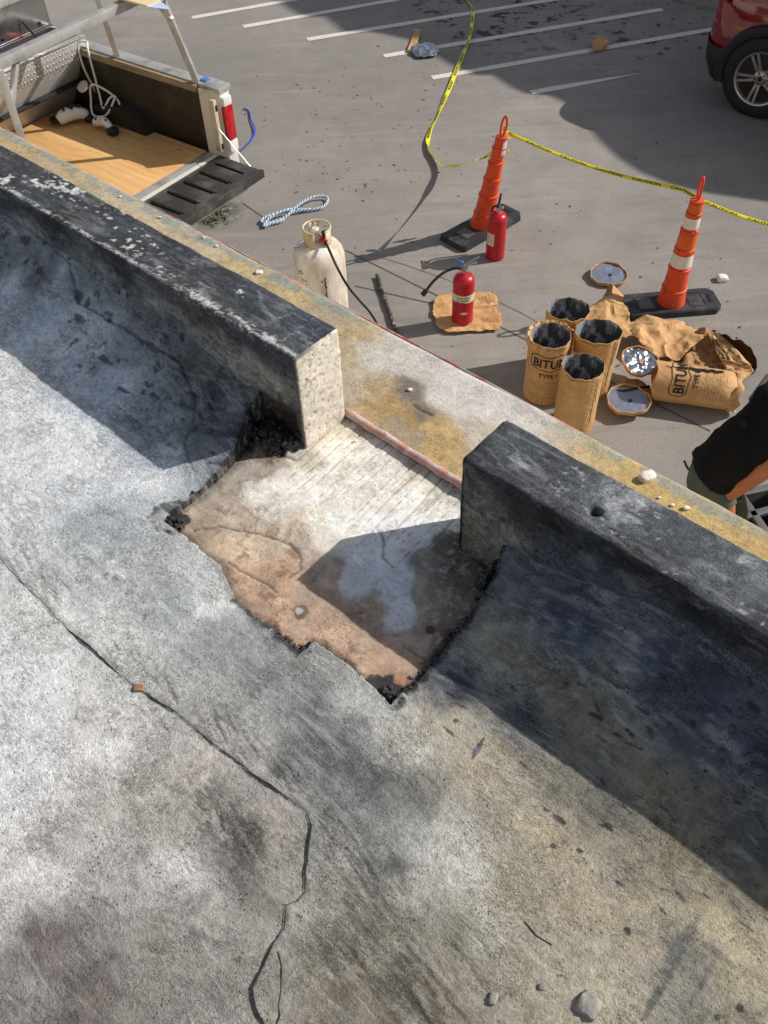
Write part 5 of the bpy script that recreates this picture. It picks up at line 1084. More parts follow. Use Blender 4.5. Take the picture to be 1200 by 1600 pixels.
# steel rod
mb = MB(); a, b = at(589, 430, G+.02), at(624, 533, G+.02); mb.tube([a.lerp(b, k/12)+Vector((.004*math.sin(k*2.), 0, 0)) for k in range(13)], .016, 8); tag(mb.build('steel_rod', simple('rough_bar', (84, 80, 76), .7, .3, var=.5, scale=40, bump=.6, bscale=120, dirt=(170, 168, 160), dirt_t=(.55, .65), dscale=20), None, 60), 'dark rough bar lying on the concrete beside the gas hose', 'rod')

# ---- propane tank
tc = at(497, 384, G+.86); T0 = Vector((tc.x, tc.y, G))
TK = empty('propane_tank', T0, 0, 'scuffed white propane tank with a black hose, standing behind the roof ledge', 'gas tank'); r = .176; hs = .88
mb = MB(); mb.lathe([(r*.8, 0), (r*.82, .05), (r*.97, .07), (r, .11), (r, hs-.11), (r*.985, hs-.085), (r*.93, hs-.05), (r*.80, hs-.018), (r*.55, hs+.006), (r*.25, hs+.014), (.02, hs+.015)], 64); mb.build('tank_body', 'tankwhite', TK, 50)
# collar: an open ring with a front gap and a carry opening
vs = []; fs = []; n = 48; rc = .092
for i in range(n+1):
    a = -PI*.28+(2*PI*.86)*i/n
    for z in (hs-.012, hs+.115): vs.append((rc*math.cos(a), rc*math.sin(a), z+(.0)))
for i in range(n):
    k = i/n
    fs.append((2*i, 2*i+2, 2*i+3, 2*i+1))
fs = [f for i, f in enumerate(fs) if not (.18 < i/n < .40 or .58 < i/n < .70)]
mb = MB(); mb.add(vs, fs); o = mb.build('collar', 'brass', TK, 60); sd = o.modifiers.new('thickness', 'SOLIDIFY'); sd.thickness = .005
mb = MB(); pts = [(rc*math.cos(a), rc*math.sin(a), hs+.118) for a in np.linspace(-PI*.28, -PI*.28+2*PI*.86, 40)]; mb.tube(pts, .007, 8); mb.build('collar_rim', 'brass', TK, 60)
mb = MB(); mb.lathe([(.022, hs), (.022, hs+.045), (.014, hs+.05), (.014, hs+.07)], 16); mb.box((.02, 0, hs+.04), (.06, .03, .03)); mb.build('valve', 'steel', TK, bevel=.002)
mb = MB(); mb.lathe([(.02, 0), (.026, .006), (.026, .018), (.02, .024)], 16, (-.012, .012, hs+.085)); mb.build('valve_wheel', 'white', TK, 40)
mb = MB(); mb.lathe([(.018, 0), (.030, .006), (.030, .02), (.016, .03)], 18, (.045, -.045, hs+.042)); mb.build('red_nut', simple('red_plastic', (196, 44, 30), .4), TK, 40)
mb = MB(); mb.lathe([(.016, 0), (.018, .03), (.012, .034)], 14, (.05, -.04, hs+.078)); mb.build('regulator_cap', 'black', TK, 40)
mb = MB(); 
for k, (a, z) in enumerate(((-2.35, .74), (-2.2, .68), (-1.45, .69), (-2.0, .60))):
    for j in range(16):
        aa = a+.09*random.gauss(0, 1); zz = z+.012*random.gauss(0, 1); mb.box(((r-.0005)*math.cos(aa), (r-.0005)*math.sin(aa), zz), (.003, .003+.007*random.random(), .002+.006*random.random()), Matrix.Rotation(aa, 3, 'Z'))
for j in range(14): aa = -1.35+.02*math.sin(j*2); mb.box(((r+.0005)*math.cos(aa), (r+.0005)*math.sin(aa), .56+j*.012), (.003, .007+.004*math.sin(j), .014), Matrix.Rotation(aa, 3, 'Z'))
mb.build('scuff_marks', 'tankscuff', TK)['kind'] = 'stuff'
mb = MB(); mb.tube([( -.085, -.06, hs+.02), (-.12, -.075, hs+.015), (-.155, -.08, hs+.012)], [.008, .010, .013], 10); mb.build('side_valve', 'steel', TK, 50)
z_ = lambda u, v, z: at(u, v, G+z)-T0
hp = [Vector((.05, -.06, hs+.03)), z_(504, 368, hs+.05), z_(515, 392, .93), z_(528, 420, .86), z_(544, 448, .72), z_(562, 470, .45), z_(578, 488, .20), z_(590, 508, .04), z_(598, 530, .015), z_(612, 560, .015)]
mb = MB(); mb.tube(spline(hp, 8), .0085, 10); mb.build('gas_hose', 'black', TK, 60)

# ---- coil of blue and white rope (dropped on the concrete behind the tank)
zr = .0
def braid(name, pts, r, label, cat):
    P = spline(pts, 14); root_p = P[0]; L = [0]
    for a, b in zip(P, P[1:]): L.append(L[-1]+(b-a).length)
    mb = MB(); mb.tube(P, r*.86, 8); o = mb.build(name, 'rope_b', None, 60)
    for ph in (0, PI):
        N_ = int(L[-1]/.010); pts2 = []
        for i in range(N_):
            s_ = i*.010; k = min(len(L)-2, max(0, int(np.searchsorted(L, s_))-1)); t = (s_-L[k])/(L[k+1]-L[k]); p = P[k].lerp(P[k+1], t); d = (P[k+1]-P[k]).normalized()
            x = d.cross(Vector((0, 0, 1))).normalized(); y = x.cross(d); a = ph+s_*2*PI/.07; pts2.append(p+(x*math.cos(a)+y*math.sin(a))*r*.62)
        mb = MB(); mb.tube(pts2, r*.52, 6); mb.build('white_strand', 'rope_w', o, 60)
    return tag(o, label, cat)
rz_ = lambda u, v, z=.02: at(u, v, G+z)
braid('rope', [rz_(455, 330, .03), rz_(470, 318, .04), rz_(490, 308, .04), rz_(507, 307, .03), rz_(512, 313, .02), rz_(503, 324, .02), rz_(480, 328, .02), rz_(455, 327, .02), rz_(430, 334, .02), rz_(412, 341, .02), rz_(409, 348, .02), rz_(425, 348, .02), rz_(445, 340, .03), rz_(455, 329, .045), rz_(440, 331, .05), rz_(420, 342, .035), rz_(412, 354, .02), rz_(422, 350, .02), rz_(440, 345, .02), rz_(452, 334, .02), rz_(474, 328, .03), rz_(490, 327, .02)], .0125, 'blue and white braided rope tied in a loose bundle behind the propane tank', 'rope')

# ================================================================== pickup truck with open tailgate
TA = math.radians(-37.2); TO = at(325, 235, -1.95)
TR = empty('pickup_truck', (TO.x, TO.y, G), TA, 'pickup truck backed along the building with its tailgate down and plywood in the bed', 'pickup truck')
def tl_(a, b, z): return (a, -b, z-G)                   # a: rearwards, b: towards the building, z: world height
def TB(name, items, mat, bevel=.004, parent=None):
    mb = MB()
    for (a0, a1, b0, b1, z0, z1) in items: mb.box(tl_((a0+a1)/2, (b0+b1)/2, (z0+z1)/2), (abs(a1-a0), abs(b1-b0), abs(z1-z0)))
    return mb.build(name, mat, parent or TR, bevel=bevel)
FZ = -1.95; RZ = -1.45
TB('bed_floor', [(-2.1, .02, -.03, 1.53, FZ-.06, FZ-.02)], 'liner')
TB('plywood_sheet', [(-1.62, -.012, .01, 1.49, FZ-.018, FZ)], 'ply', .002)
# side walls: liner inside, painted steel outside, wheel housings
def side(b_in, sg, name):
    TB(name, [(-2.15, .16, b_in-sg*.16, b_in-sg*.02, G+.42, RZ-.02)], 'truck', .02)
    TB('bed_liner', [(-2.1, .0, b_in-sg*.018, b_in+sg*.0, FZ-.02, RZ-.055)], 'liner', .004)
    TB('top_rail', [(-2.15, .02, b_in-sg*.13, b_in-sg*.02, RZ-.018, RZ+.012)], 'alu', .006)
    TB('wooden_rail', [(-2.15, -.02, b_in-sg*.018, b_in+sg*.014, RZ-.052, RZ+.0)], 'rail', .003)
side(-.02, 1, 'bed_side'); side(1.52, -1, 'bed_side')
for b_, sg in ((-.02, 1), (1.52, -1)):
    mb = MB(); pts = []; n = 14; prof = [(-.95+.36*math.cos(a), FZ+.17*math.sin(a)) for a in np.linspace(PI, 0, n)]
    vs = [tl_(a, b_, z) for a, z in prof]+[tl_(a, b_+sg*.12, z-.02) for a, z in prof]; fs = [(k, k+1, n+k+1, n+k) for k in range(n-1)]+[tuple(range(n))[::-1], tuple(range(n, 2*n))]
    mb.add(vs, fs); mb.build('wheel_housing', 'liner', TR, 60)
# tail end of the far side: jamb, cap, lamp
mb = MB(); mb.prism([(0, .005), (.19, .04), (.19, .13), (.02, .16), (0, .16)], .52, -G+RZ-.01); mb.v = [(x, y, z) for x, y, z in mb.v]; jm = mb.build('tail_pillar', 'truck', TR, bevel=.01)
mb = MB(); mb.box(tl_(.165, .02, -1.70), (.05, .035, .40)); mb.build('door_jamb', simple('jamb_paint', (196, 184, 160), .6, var=.2, scale=20, dirt=(120, 100, 76), dirt_t=(.52, .65)), jm, bevel=.006)
for z in (-1.56, -1.86): mb = MB(); mb.box(tl_(.19, .014, z), (.012, .016, .045)); mb.build('latch_slot', 'black', jm, bevel=.003)
lampf = lambda z0, z1, mat, nm: (lambda mb: (mb.box((.200, .085, (z0+z1)/2-G), (.05, .09, z1-z0), None), mb.build(nm, mat, TR, bevel=.012)))(MB())
lampf(-1.57, -1.50, 'lens_w', 'reverse_lamp'); lampf(-1.835, -1.575, 'taillight', 'tail_light'); lampf(-1.93, -1.84, 'lens_w', 'marker_lamp')
TB('pillar_cap', [(-.02, .20, -.17, -.03, RZ-.03, RZ+.015)], 'alu', .015)
# near tail pillar
TB('tail_pillar', [(.0, .18, 1.54, 1.68, G+.5, RZ)], 'truck', .01)
# open tailgate
TB('hinge_strip', [(-.01, .05, .01, 1.5, FZ-.03, FZ-.006)], 'alu', .004)
TB('hinge_strip', [(.065, .10, .0, 1.51, FZ-.035, FZ-.01)], 'truck', .004)
tg = TB('tailgate', [(.10, .56, -.02, 1.50, FZ-.075, FZ-.018)], 'gate', .012)
TB('tailgate_edge', [(.535, .57, -.02, 1.50, FZ-.072, FZ-.010)], 'gate', .006, tg)
for k in range(8): TB('tailgate_rib', [(.17, .47, .10+k*.175, .112+k*.175, FZ-.020, FZ-.004)], 'black', .002, tg)
for k in range(7): TB('ribbed_panel', [(.15, .49, .125+k*.175, .262+k*.175, FZ-.020, FZ-.010)], 'gate', .004, tg)
mb = MB(); mb.bar(tl_(.19, .02, -1.72), tl_(.46, .012, FZ+.0), .006, .004); mb.build('tailgate_cable', 'steel', TR)
TB('rear_bumper', [(.12, .30, -.10, 1.6, G+.45, G+.62)], 'steel', .03)
# toolbox across the bed with its lid up
BA = -1.33
def quadbox(name, front, mat, parent=TR):
    """front: list of (a, z) outline, extruded across the bed"""
    n = len(front); vs = [tl_(a, -.10, z) for a, z in front]+[tl_(a, 1.62, z) for a, z in front]
    mb = MB(); mb.add(vs, [tuple(range(n)), tuple(range(n, 2*n))[::-1]]+[(k, n+k, n+(k+1) % n, (k+1) % n) for k in range(n)]); return mb.build(name, mat, parent, bevel=.004)
TBX = empty('toolbox', (TO.x, TO.y, G), TA, 'aluminium tread-plate truck toolbox with its lid propped open', 'toolbox')
bx_ = quadbox('front_panel', [(BA, RZ+.07), (BA-.025, RZ+.07), (BA-.025, RZ-.07), (-1.625, FZ+.01), (-1.60, FZ+.005), (BA-.005, RZ-.075)], 'tread', TBX)
seam_ = MB(); seam_.bar(tl_(-1.385, -.09, -1.555), tl_(-1.385, 1.6, -1.555), .006, .006); seam_.build('panel_seam', 'black', bx_)
quadbox('inside_back', [(-1.74, RZ+.07), (-1.76, RZ+.07), (-1.76, FZ+.05), (-1.74, FZ+.05)], 'alu', TBX); quadbox('inside_floor', [(-1.74, -1.72), (-1.40, -1.72), (-1.40, -1.74), (-1.74, -1.74)], 'liner', TBX)
mb = MB(); mb.box(tl_(-1.545, -.09, RZ-.10), (.42, .02, .34)); mb.build('side_panel', 'tread', TBX); mb = MB(); mb.box(tl_(-1.545, 1.61, RZ-.10), (.42, .02, .34)); mb.build('side_panel', 'tread', TBX)
mb = MB(); mb.box(tl_(BA-.012, .76, RZ+.075), (.05, 1.72, .012)); mb.build('top_lip', 'alu', TBX, bevel=.003); mb = MB(); mb.box(tl_(-1.735, .76, RZ+.075), (.06, 1.72, .02)); mb.build('hinge_rail', 'alu_sh', TBX, bevel=.004)
# raised diamonds of the tread plate (too small to pick apart)
vs = []; fs = []; fa0, fz0, fa1, fz1 = BA-.004, RZ-.08, -1.602, FZ+.03
def fpt(t, b, e):
    if t < .2: a, z = BA+.001, RZ+.065-(t/.2)*.13; return tl_(a+e, b, z)
    q = (t-.2)/.8; a, z = (BA-.005)+(fa1-BA)*q, RZ-.078+(fz1-RZ+.078)*q; return tl_(a+e*.85, b, z+e*.5)
for i in range(17):
    for j in range(52):
        t = .03+i/17*.95; b = -.06+j*.0322+(i % 2)*.016; L1, W1 = .0135, .0045; dt = L1/.62; c0 = len(vs)
        if (i+j) % 2: q = [(t-dt*.7, b-L1*.7), (t+W1, b-W1), (t+dt*.7, b+L1*.7), (t-W1, b+W1)]
        else: q = [(t+dt*.7, b-L1*.7), (t+W1, b+W1), (t-dt*.7, b+L1*.7), (t-W1, b-W1)]
        for tt, bb in q: vs.append(fpt(tt, bb, .0005))
        vs.append(fpt(t, b, .004)); fs += [(c0, c0+1, c0+4), (c0+1, c0+2, c0+4), (c0+2, c0+3, c0+4), (c0+3, c0, c0+4)]
mb = MB(); mb.add(vs, fs); tag(mb.build('tread_diamonds', simple('raised_tread', (235, 232, 226), .35, .6), TBX), kind='stuff')
ld = MB(); ld.box(tl_(-1.73, .76, RZ+.33), (.03, 1.70, .48)); lidp = ld.build('lid', 'alu_sh', TBX, bevel=.01)
mb = MB(); mb.box(tl_(-1.765, .76, RZ+.34), (.04, 1.74, .52)); mb.build('lid_back', 'black', lidp, bevel=.01)
for b in (.02, .40, .80, 1.2): mb = MB(); mb.lathe([(.012, 0), (.014, .006), (.008, .010)], 14, tl_(-1.716, b, RZ+.13), rot=Matrix.Rotation(PI/2, 3, 'Y')); mb.build('rivet', 'black', lidp, 40)
mb = MB(); mb.bar(tl_(-1.70, .19, RZ+.20), tl_(-1.60, .13, RZ+.03), .012, .012); mb.build('gas_strut', 'black', lidp)
for (a, b) in ((-.6, .9),): pass
mb = MB(); mb.bar(tl_(-1.712, .05, RZ+.50), tl_(-1.712, .65, RZ+.16), .01, .004); mb.bar(tl_(-1.712, .75, RZ+.50), tl_(-1.712, 1.3, RZ+.16), .01, .004); mb.build('pressed_rib', 'alu_sh', lidp)
mb = MB(); mb.lathe([(.035, 0), (.035, .14), (.02, .16)], 18, tl_(-1.60, .09, RZ-.02), rot=Matrix.Rotation(1.2, 3, 'X')); tag(mb.build('red_can', simple('red_tool', (226, 60, 44), .4), None, 40), 'red plastic canister inside the open truck toolbox', 'canister')
bpy.context.view_layer.update()
rc_ = bpy.data.objects['red_can']; rc_.location = TR.location; rc_.rotation_euler = TR.rotation_euler
# cab ahead of the toolbox and the rest of the truck
mb = MB(); prof = [(-2.2, G+.45), (-2.2, RZ+.02), (-2.3, -.95), (-3.4, -.95), (-3.9, RZ+.03), (-5.2, RZ-.05), (-5.35, G+.9), (-5.35, G+.45)]
n = len(prof); vs = [tl_(a, -.15+(.1 if z > -1.2 else 0), z) for a, z in prof]+[tl_(a, 1.67-(.1 if z > -1.2 else 0), z) for a, z in prof]
mb.add(vs, [tuple(range(n)), tuple(range(n, 2*n))[::-1]]+[(k, n+k, n+(k+1) % n, (k+1) % n) for k in range(n)]); cb = mb.build('cab', 'truck', TR, bevel=.04)
mb = MB(); mb.box(tl_(-2.262, .76, -1.18), (.02, 1.2, .34), Matrix.Rotation(.18, 3, 'Y')); mb.build('rear_window', 'glass', cb, bevel=.01)
for a in (-.95, -4.5):
    for b in (-.06, 1.58):
        mb = MB(); mb.lathe([(.20, -.11), (.34, -.11), (.37, -.08), (.37, .08), (.34, .11), (.20, .11)], 36, tl_(a, b, G+.37), rot=Matrix.Rotation(PI/2, 3, 'X')); w_ = mb.build('wheel', 'tyre', TR, 40)
        mb = MB(); mb.lathe([(.02, -.09), (.21, -.10), (.21, .10), (.02, .09)], 28, tl_(a, b, G+.37), rot=Matrix.Rotation(PI/2, 3, 'X')); mb.build('rim', 'alloy', w_, 40)
# ladder rack
def TL(name, segs, mat='alu', w_=.045, parent=TR, bevel=.004):
    mb = MB()
    for p, q in segs: mb.bar(tl_(*p), tl_(*q), w_, w_)
    return mb.build(name, mat, parent, bevel=bevel)
TL('rack_crossbar', [((-.12, 1.66, -.79), (-.17, -.08, -.79))], w_=.06)
TL('rack_leg', [((-.05, -.06, RZ), (-.19, .02, -.82))]); TL('rack_leg', [((-.92, -.06, RZ), (-.96, -.01, -.82))]); TL('rack_crossbar', [((-.96, -.08, -.79), (-.96, 1.66, -.79))], w_=.06)
TL('rack_leg', [((-.02, 1.56, RZ), (-.10, 1.50, -.82))]); TL('rack_leg', [((-.92, 1.56, RZ), (-.96, 1.50, -.82))])
TL('rack_brace', [((-.07, 1.52, -1.02), (-.14, 1.34, -.82))], w_=.035); TL('rack_brace', [((-.13, .0, -1.0), (-.35, .02, -.8))], w_=.035)
TL('rack_side_rail', [((.05, -.05, -.775), (-2.3, -.05, -.775))], w_=.05)
cb2 = MB(); cb2.box(tl_(-.20, .15, -.735), (.66, .55, .012)); o = cb2.build('foam_board', 'cream', None, bevel=.003); o.location = TR.location; o.rotation_euler = TR.rotation_euler; tag(o, 'cream flat board lying on top of the truck ladder rack', 'board')
mb = MB(); mb.prism([tl_(.13, .42, 0)[:2], tl_(.13, .30, 0)[:2], tl_(.30, .37, 0)[:2]], -G-.742, -G-.738); mb.build('board_flap', simple('pale_blue_foam', (196, 212, 236), .6), o)
# blue strap on the rear rack leg, its tail hanging to the ground
mb = MB(); mb.bar(tl_(-.10, -.035, -1.22), tl_(-.055, -.05, -1.40), .03, .008); mb.bar(tl_(-.17, -.0, -.95), tl_(-.10, -.035, -1.22), .012, .006); mb.build('strap_on_leg', 'strap', TR)
mb = MB(); mb.box(tl_(.0, -.10, RZ+.02), (.06, .05, .012)); mb.build('strap_knot', simple('bright_strap', (60, 120, 200), .5), TR, bevel=.004)
SP_ = [at(353, 225, -1.9), at(362, 236, -2.3), at(373, 236, -2.62), at(386, 226, G+.012), at(397, 212, G+.012), at(398, 200, G+.02), at(391, 186, G+.012), at(388, 174, G+.012), at(380, 169, G+.012)]
o_, v_ = ribbon('ratchet_strap', spline(SP_, 8), .020, 'strap', None, lambda t: .6*math.sin(t*9)); tag(o_, 'blue webbing strap trailing on the concrete behind the truck tail light', 'strap')
# rope, harness and shoes-like hardware in the corner of the bed
def tp_(a, b, z): return Vector(tl_(a, b, z))
mb = MB(); mb.tube(spline([tp_(-1.28, -.03, RZ-.35), tp_(-1.29, .02, RZ-.12), tp_(-1.33, -.02, RZ+.035), tp_(-1.27, -.06, RZ+.045), tp_(-1.20, .0, RZ+.02), tp_(-1.16, .03, RZ-.15), tp_(-1.12, .06, RZ-.3), tp_(-1.06, .1, FZ+.12), tp_(-1.0, .06, FZ+.2), tp_(-.94, .05, FZ+.22), tp_(-1.02, .12, FZ+.08), tp_(-1.15, .15, FZ+.06), tp_(-1.2, .1, FZ+.15), tp_(-1.12, .1, FZ+.3), tp_(-.95, .03, FZ+.2), tp_(-.9, .06, FZ+.08)], 8), .009, 8)
o = mb.build('cord', 'rope_w', None, 60); o.location = TR.location; o.rotation_euler = TR.rotation_euler; tag(o, 'off-white cord looped over the bed rail into the bed corner', 'cord')
def tool(c, rz, label, sc=1.):
    root = empty('power_tool', TR.matrix_world @ Vector(c), rz, label, 'tool', 'black and white tools in the truck bed')
    mb = MB(); mb.tube(spline([(-.10*sc, 0, .05), (-.04*sc, .01, .075), (.03*sc, 0, .08), (.10*sc, -.01, .05)], 5), [.03*sc, .036*sc, .04*sc, .043*sc, .045*sc, .045*sc, .045*sc, .044*sc, .043*sc, .042*sc, .04*sc, .038*sc, .036*sc, .034*sc, .03*sc, .02*sc], 12); b_ = mb.build('tool_body', 'white', root, 50)
    mb = MB(); mb.tube(spline([(-.09*sc, .0, .05), (-.13*sc, .03, .04), (-.13*sc, .09, .03), (-.07*sc, .12, .03)], 5), .018*sc, 10); mb.build('handle', 'black', root, 50)
    mb = MB(); mb.lathe([(.052*sc, 0), (.056*sc, .01), (.056*sc, .035), (.03*sc, .05)], 24, (.12*sc, -.02, .01)); mb.build('foot_disc', 'black', root, 40)
    for k in range(3): mb = MB(); mb.box((-.05*sc+k*.045*sc, -.002, .108*sc+.004), (.016*sc, .055*sc, .02), Matrix.Rotation(.5*k, 3, 'Z')); mb.build('black_patch', 'black', root, bevel=.004)
bpy.context.view_layer.update()
tool(tl_(-1.28, .26, FZ), .4, 'larger black and white tool under the cord in the bed corner', 1.25); tool(tl_(-.96, .22, FZ), -.5, 'smaller white and black tool on the plywood by the wheel housing', .9)
mb = MB(); mb.lathe([(.05, 0), (.055, .01), (.05, .02)], 20, tl_(-1.22, .12, FZ+.26), rot=Matrix.Rotation(.6, 3, 'X')); o = mb.build('metal_cup', 'steel', None, 40); o.location = TR.location; o.rotation_euler = TR.rotation_euler; tag(o, 'shiny metal cup sitting on the larger tool in the truck bed', 'cup')
bpy.data.objects['tail_light'].data.materials[0].node_tree.nodes['Principled BSDF'].inputs['Coat Weight'].default_value = .6
# leaf litter under the tailgate
mb = MB(); r_ = random.Random(12)
for k in range(260):
    p = at(322+r_.gauss(0, 15), 335+r_.gauss(0, 7), G+.006+.01*r_.random()); mb.box(p, (.012+.02*r_.random(), .01+.01*r_.random(), .004), Euler((r_.random(), r_.random(), r_.random()*6)).to_matrix())
tag(mb.build('leaf_litter', 'leaf'), 'patch of damp leaf litter on the concrete below the tailgate', kind='stuff')

# ================================================================== burgundy car
CA = math.radians(-41); wc = at(1187, 125, G+.355)
CR = empty('parked_car', (wc.x, wc.y, G), CA, 'burgundy car with black wheel-arch cladding, rear corner showing at the top right', 'car')
# local: x forwards, y away from the camera side (0 = outer face of the tyre), z up
Wd = 1.82; oh = .74; LEN = 4.55
def rnd_profile(z):                                      # half-plan corner taper with height
    return 0
st_x = [-oh, -oh+.03, -oh+.10, -oh+.22, -oh+.42, 0, .6, 1.4, 2.2, 2.72, 3.1, 3.5, 3.66]
st_in = [.42, .26, .13, .055, .015, .0, .0, .0, .0, .0, .03, .16, .40]        # how far the side is tucked in, in plan
zz_ = [.30, .42, .58, .72, .86, .96, 1.03, 1.22, 1.42, 1.52, 1.58]
side_in = [.05, .02, .0, .0, .015, .03, .05, .14, .24, .36, .60]             # tumblehome
def top_at(x):
    if x < 2.0: return 1.58
    return max(1.0, 1.58-(x-2.0)*.62)
vs = []; nz = len(zz_)
for x, tin in zip(st_x, st_in):
    ring = []
    for z, sn in zip(zz_, side_in):
        zc = min(z, top_at(x)) if z > 1.0 else z
        back = 0
        if x < 0 and z > .96: back = (z-.96)*.55*max(0, 1-(x+oh)/.9)
        if x < 0 and z < .5: back += (.5-z)*.35*max(0, 1-(x+oh)/.5)
        ring.append((x+back, .02+tin+sn+.0, zc))
    vs += ring+[(x_, Wd-y_, z_) for x_, y_, z_ in reversed(ring)]
m2 = 2*nz; fs = []
for k in range(len(st_x)-1):
    for j in range(m2-1): fs.append((k*m2+j, (k+1)*m2+j, (k+1)*m2+j+1, k*m2+j+1))
    fs.append((k*m2+m2-1, (k+1)*m2+m2-1, (k+1)*m2, k*m2))
fs += [tuple(range(m2))[::-1], tuple((len(st_x)-1)*m2+j for j in range(m2))]
mb = MB(); mb.add(vs, fs); body = mb.build('body', 'carpaint', CR, 60)
ss = body.modifiers.new('subdivision', 'SUBSURF'); ss.levels = 2; ss.render_levels = 2
def arch(x0, nm):
    mb = MB(); vs = []; fs = []; n = 30                    # cladding ring and black well
    for k in range(n+1):
        a = -.28+(PI+.56)*k/n
        for r_, y in ((.375, .10), (.375, -.012), (.40, -.022), (.455, -.018), (.47, .02)): vs.append((x0+r_*math.cos(a), y, .365+r_*math.sin(a)))
    for k in range(n):
        for j in range(4): fs.append((5*k+j, 5*k+j+1, 5*k+6+j, 5*k+5+j))
    mb.add(vs, fs); mb.build(nm, 'cladding', CR, 40)
    mb = MB(); mb.lathe([(.385, .012), (.385, .30)], 40, (x0, 0, .37), rot=Matrix.Rotation(-PI/2, 3, 'X')); mb.build('wheel_well', 'black', CR)
for x0 in (0, 2.75): arch(x0, 'wheel_arch')
# lower rear bumper in black, wrapping the corner
def wrapstrip(z0, z1, off, x1, mat, name, n=16, par=None):
    pl = []
    for x, tin in zip(st_x[:6], st_in[:6]):
        if x <= x1: pl.append((x, tin))
    pl = [(-oh-.002, .70)]+pl
    P = spline([(x-off*(1 if i < 2 else .5), .02+t_-off, 0) for i, (x, t_) in enumerate(pl)], 5); vs = []; fs = []
    zs = np.linspace(z0, z1, 5)
    for p in P:
        for j, z in enumerate(zs): q = abs(j-2)/2; vs.append((p.x+.02*q+(.5-z)*.35*(z < .5)*max(0, 1-(p.x+oh)/.5), p.y+.02*q, z))
    for k in range(len(P)-1):
        for j in range(4): fs.append((5*k+j, 5*k+5+j, 5*k+6+j, 5*k+j+1))
    mb = MB(); mb.add(vs, fs); return mb.build(name, mat, par or CR, 50)
wrapstrip(.22, .52, .028, -.30, 'cladding', 'rear_bumper')
wrapstrip(.90, 1.02, .012, -.40, 'taillight', 'tail_light')
TBX_ = [(0.45, 1.0), (.9, 2.0)]
for (x0, x1, z0, z1) in ((.30, 1.15, 1.10, 1.42), (1.22, 2.0, 1.10, 1.42), (-.28, .22, 1.14, 1.36)):
    mb = MB(); s0 = .02+.075; vs = [(x0+.06, s0-.012, z0), (x1, s0-.012, z0), (x1-.05, s0+.115, z1), (x0+.12, s0+.115, z1)]; mb.add(vs, [(0, 1, 2, 3)]); o = mb.build('side_window', 'glass', CR); sd = o.modifiers.new('thickness', 'SOLIDIFY'); sd.thickness = .02
mb = MB(); mb.bar((.56, .016, .45), (.58, .03, 1.06), .006, .004); mb.build('door_seam', 'black', CR)
mb = MB(); mb.bar((.55, .0, .36), (2.2, .0, .36), .03, .14); mb.build('side_skirt', 'cladding', CR, bevel=.01)
def wheel(x0, y0, flip):
    WR = MB(); prof = [(.235, .02), (.262, .004), (.300, -.004), (.340, .002), (.362, .022), (.366, .06), (.366, .17), (.355, .21), (.235, .21)]
    rot = Matrix.Rotation(-PI/2, 3, 'X') if not flip else Matrix.Rotation(PI/2, 3, 'X')
    WR.lathe(prof, 56, (x0, y0, .366), rot=rot, cap=False); wh = WR.build('wheel', 'tyre', CR, 35)
    mb = MB(); mb.lathe([(.238, .20), (.238, .028), (.250, .012), (.246, .004), (.232, .010), (.222, .03), (.215, .2)], 56, (x0, y0, .366), rot=rot, cap=False); rm = mb.build('rim', 'alloy', wh, 35)
    def P(r_, a, d): v = rot @ Vector((r_*math.cos(a), r_*math.sin(a), d)); return v+Vector((x0, y0, .366))
    for k in range(5):
        a0 = PI/2+2*PI*k/5+.15
        for sgn in (-1, 1):
            mb = MB(); q = []
            for r_, da, w_, d in ((.055, .26, .017, .035), (.12, .17, .016, .026), (.20, .135, .0155, .018), (.236, .13, .017, .016)):
                a = a0+sgn*da; t_ = w_/r_/1.
                q.append((P(r_, a-t_, d+.012), P(r_, a-t_*.7, d), P(r_, a+t_*.7, d), P(r_, a+t_, d+.012)))
            vs = [v for row in q for v in row]; fs = [(4*i+j, 4*i+4+j, 4*i+5+j, 4*i+j+1) for i in range(3) for j in range(3)]
            mb.add(vs, fs); mb.build('spoke', 'alloy', rm, 30)
    mb = MB(); mb.lathe([(.075, .045), (.06, .030), (.03, .026), (.004, .026)], 30, (x0, y0, .366), rot=rot); hb = mb.build('hub', 'alloy', rm, 40)
    mb = MB()
    for k in range(5): mb.lathe([(.009, .020), (.009, .030)], 10, tuple(P(.052, 2*PI*k/5+.5, 0)-Vector((x0, y0, .366))+Vector((x0, y0, .366))), rot=rot)
    o = mb.build('lug_nut', 'black', rm); o['kind'] = 'stuff'
    mb = MB(); mb.lathe([(.024, .0235), (.022, .0225), (.004, .0225)], 20, (x0, y0, .366), rot=rot); mb.build('hub_cap', 'black', rm, 40)
for x0 in (0, 2.75): wheel(x0, -.03, False); wheel(x0, Wd+.03, True)

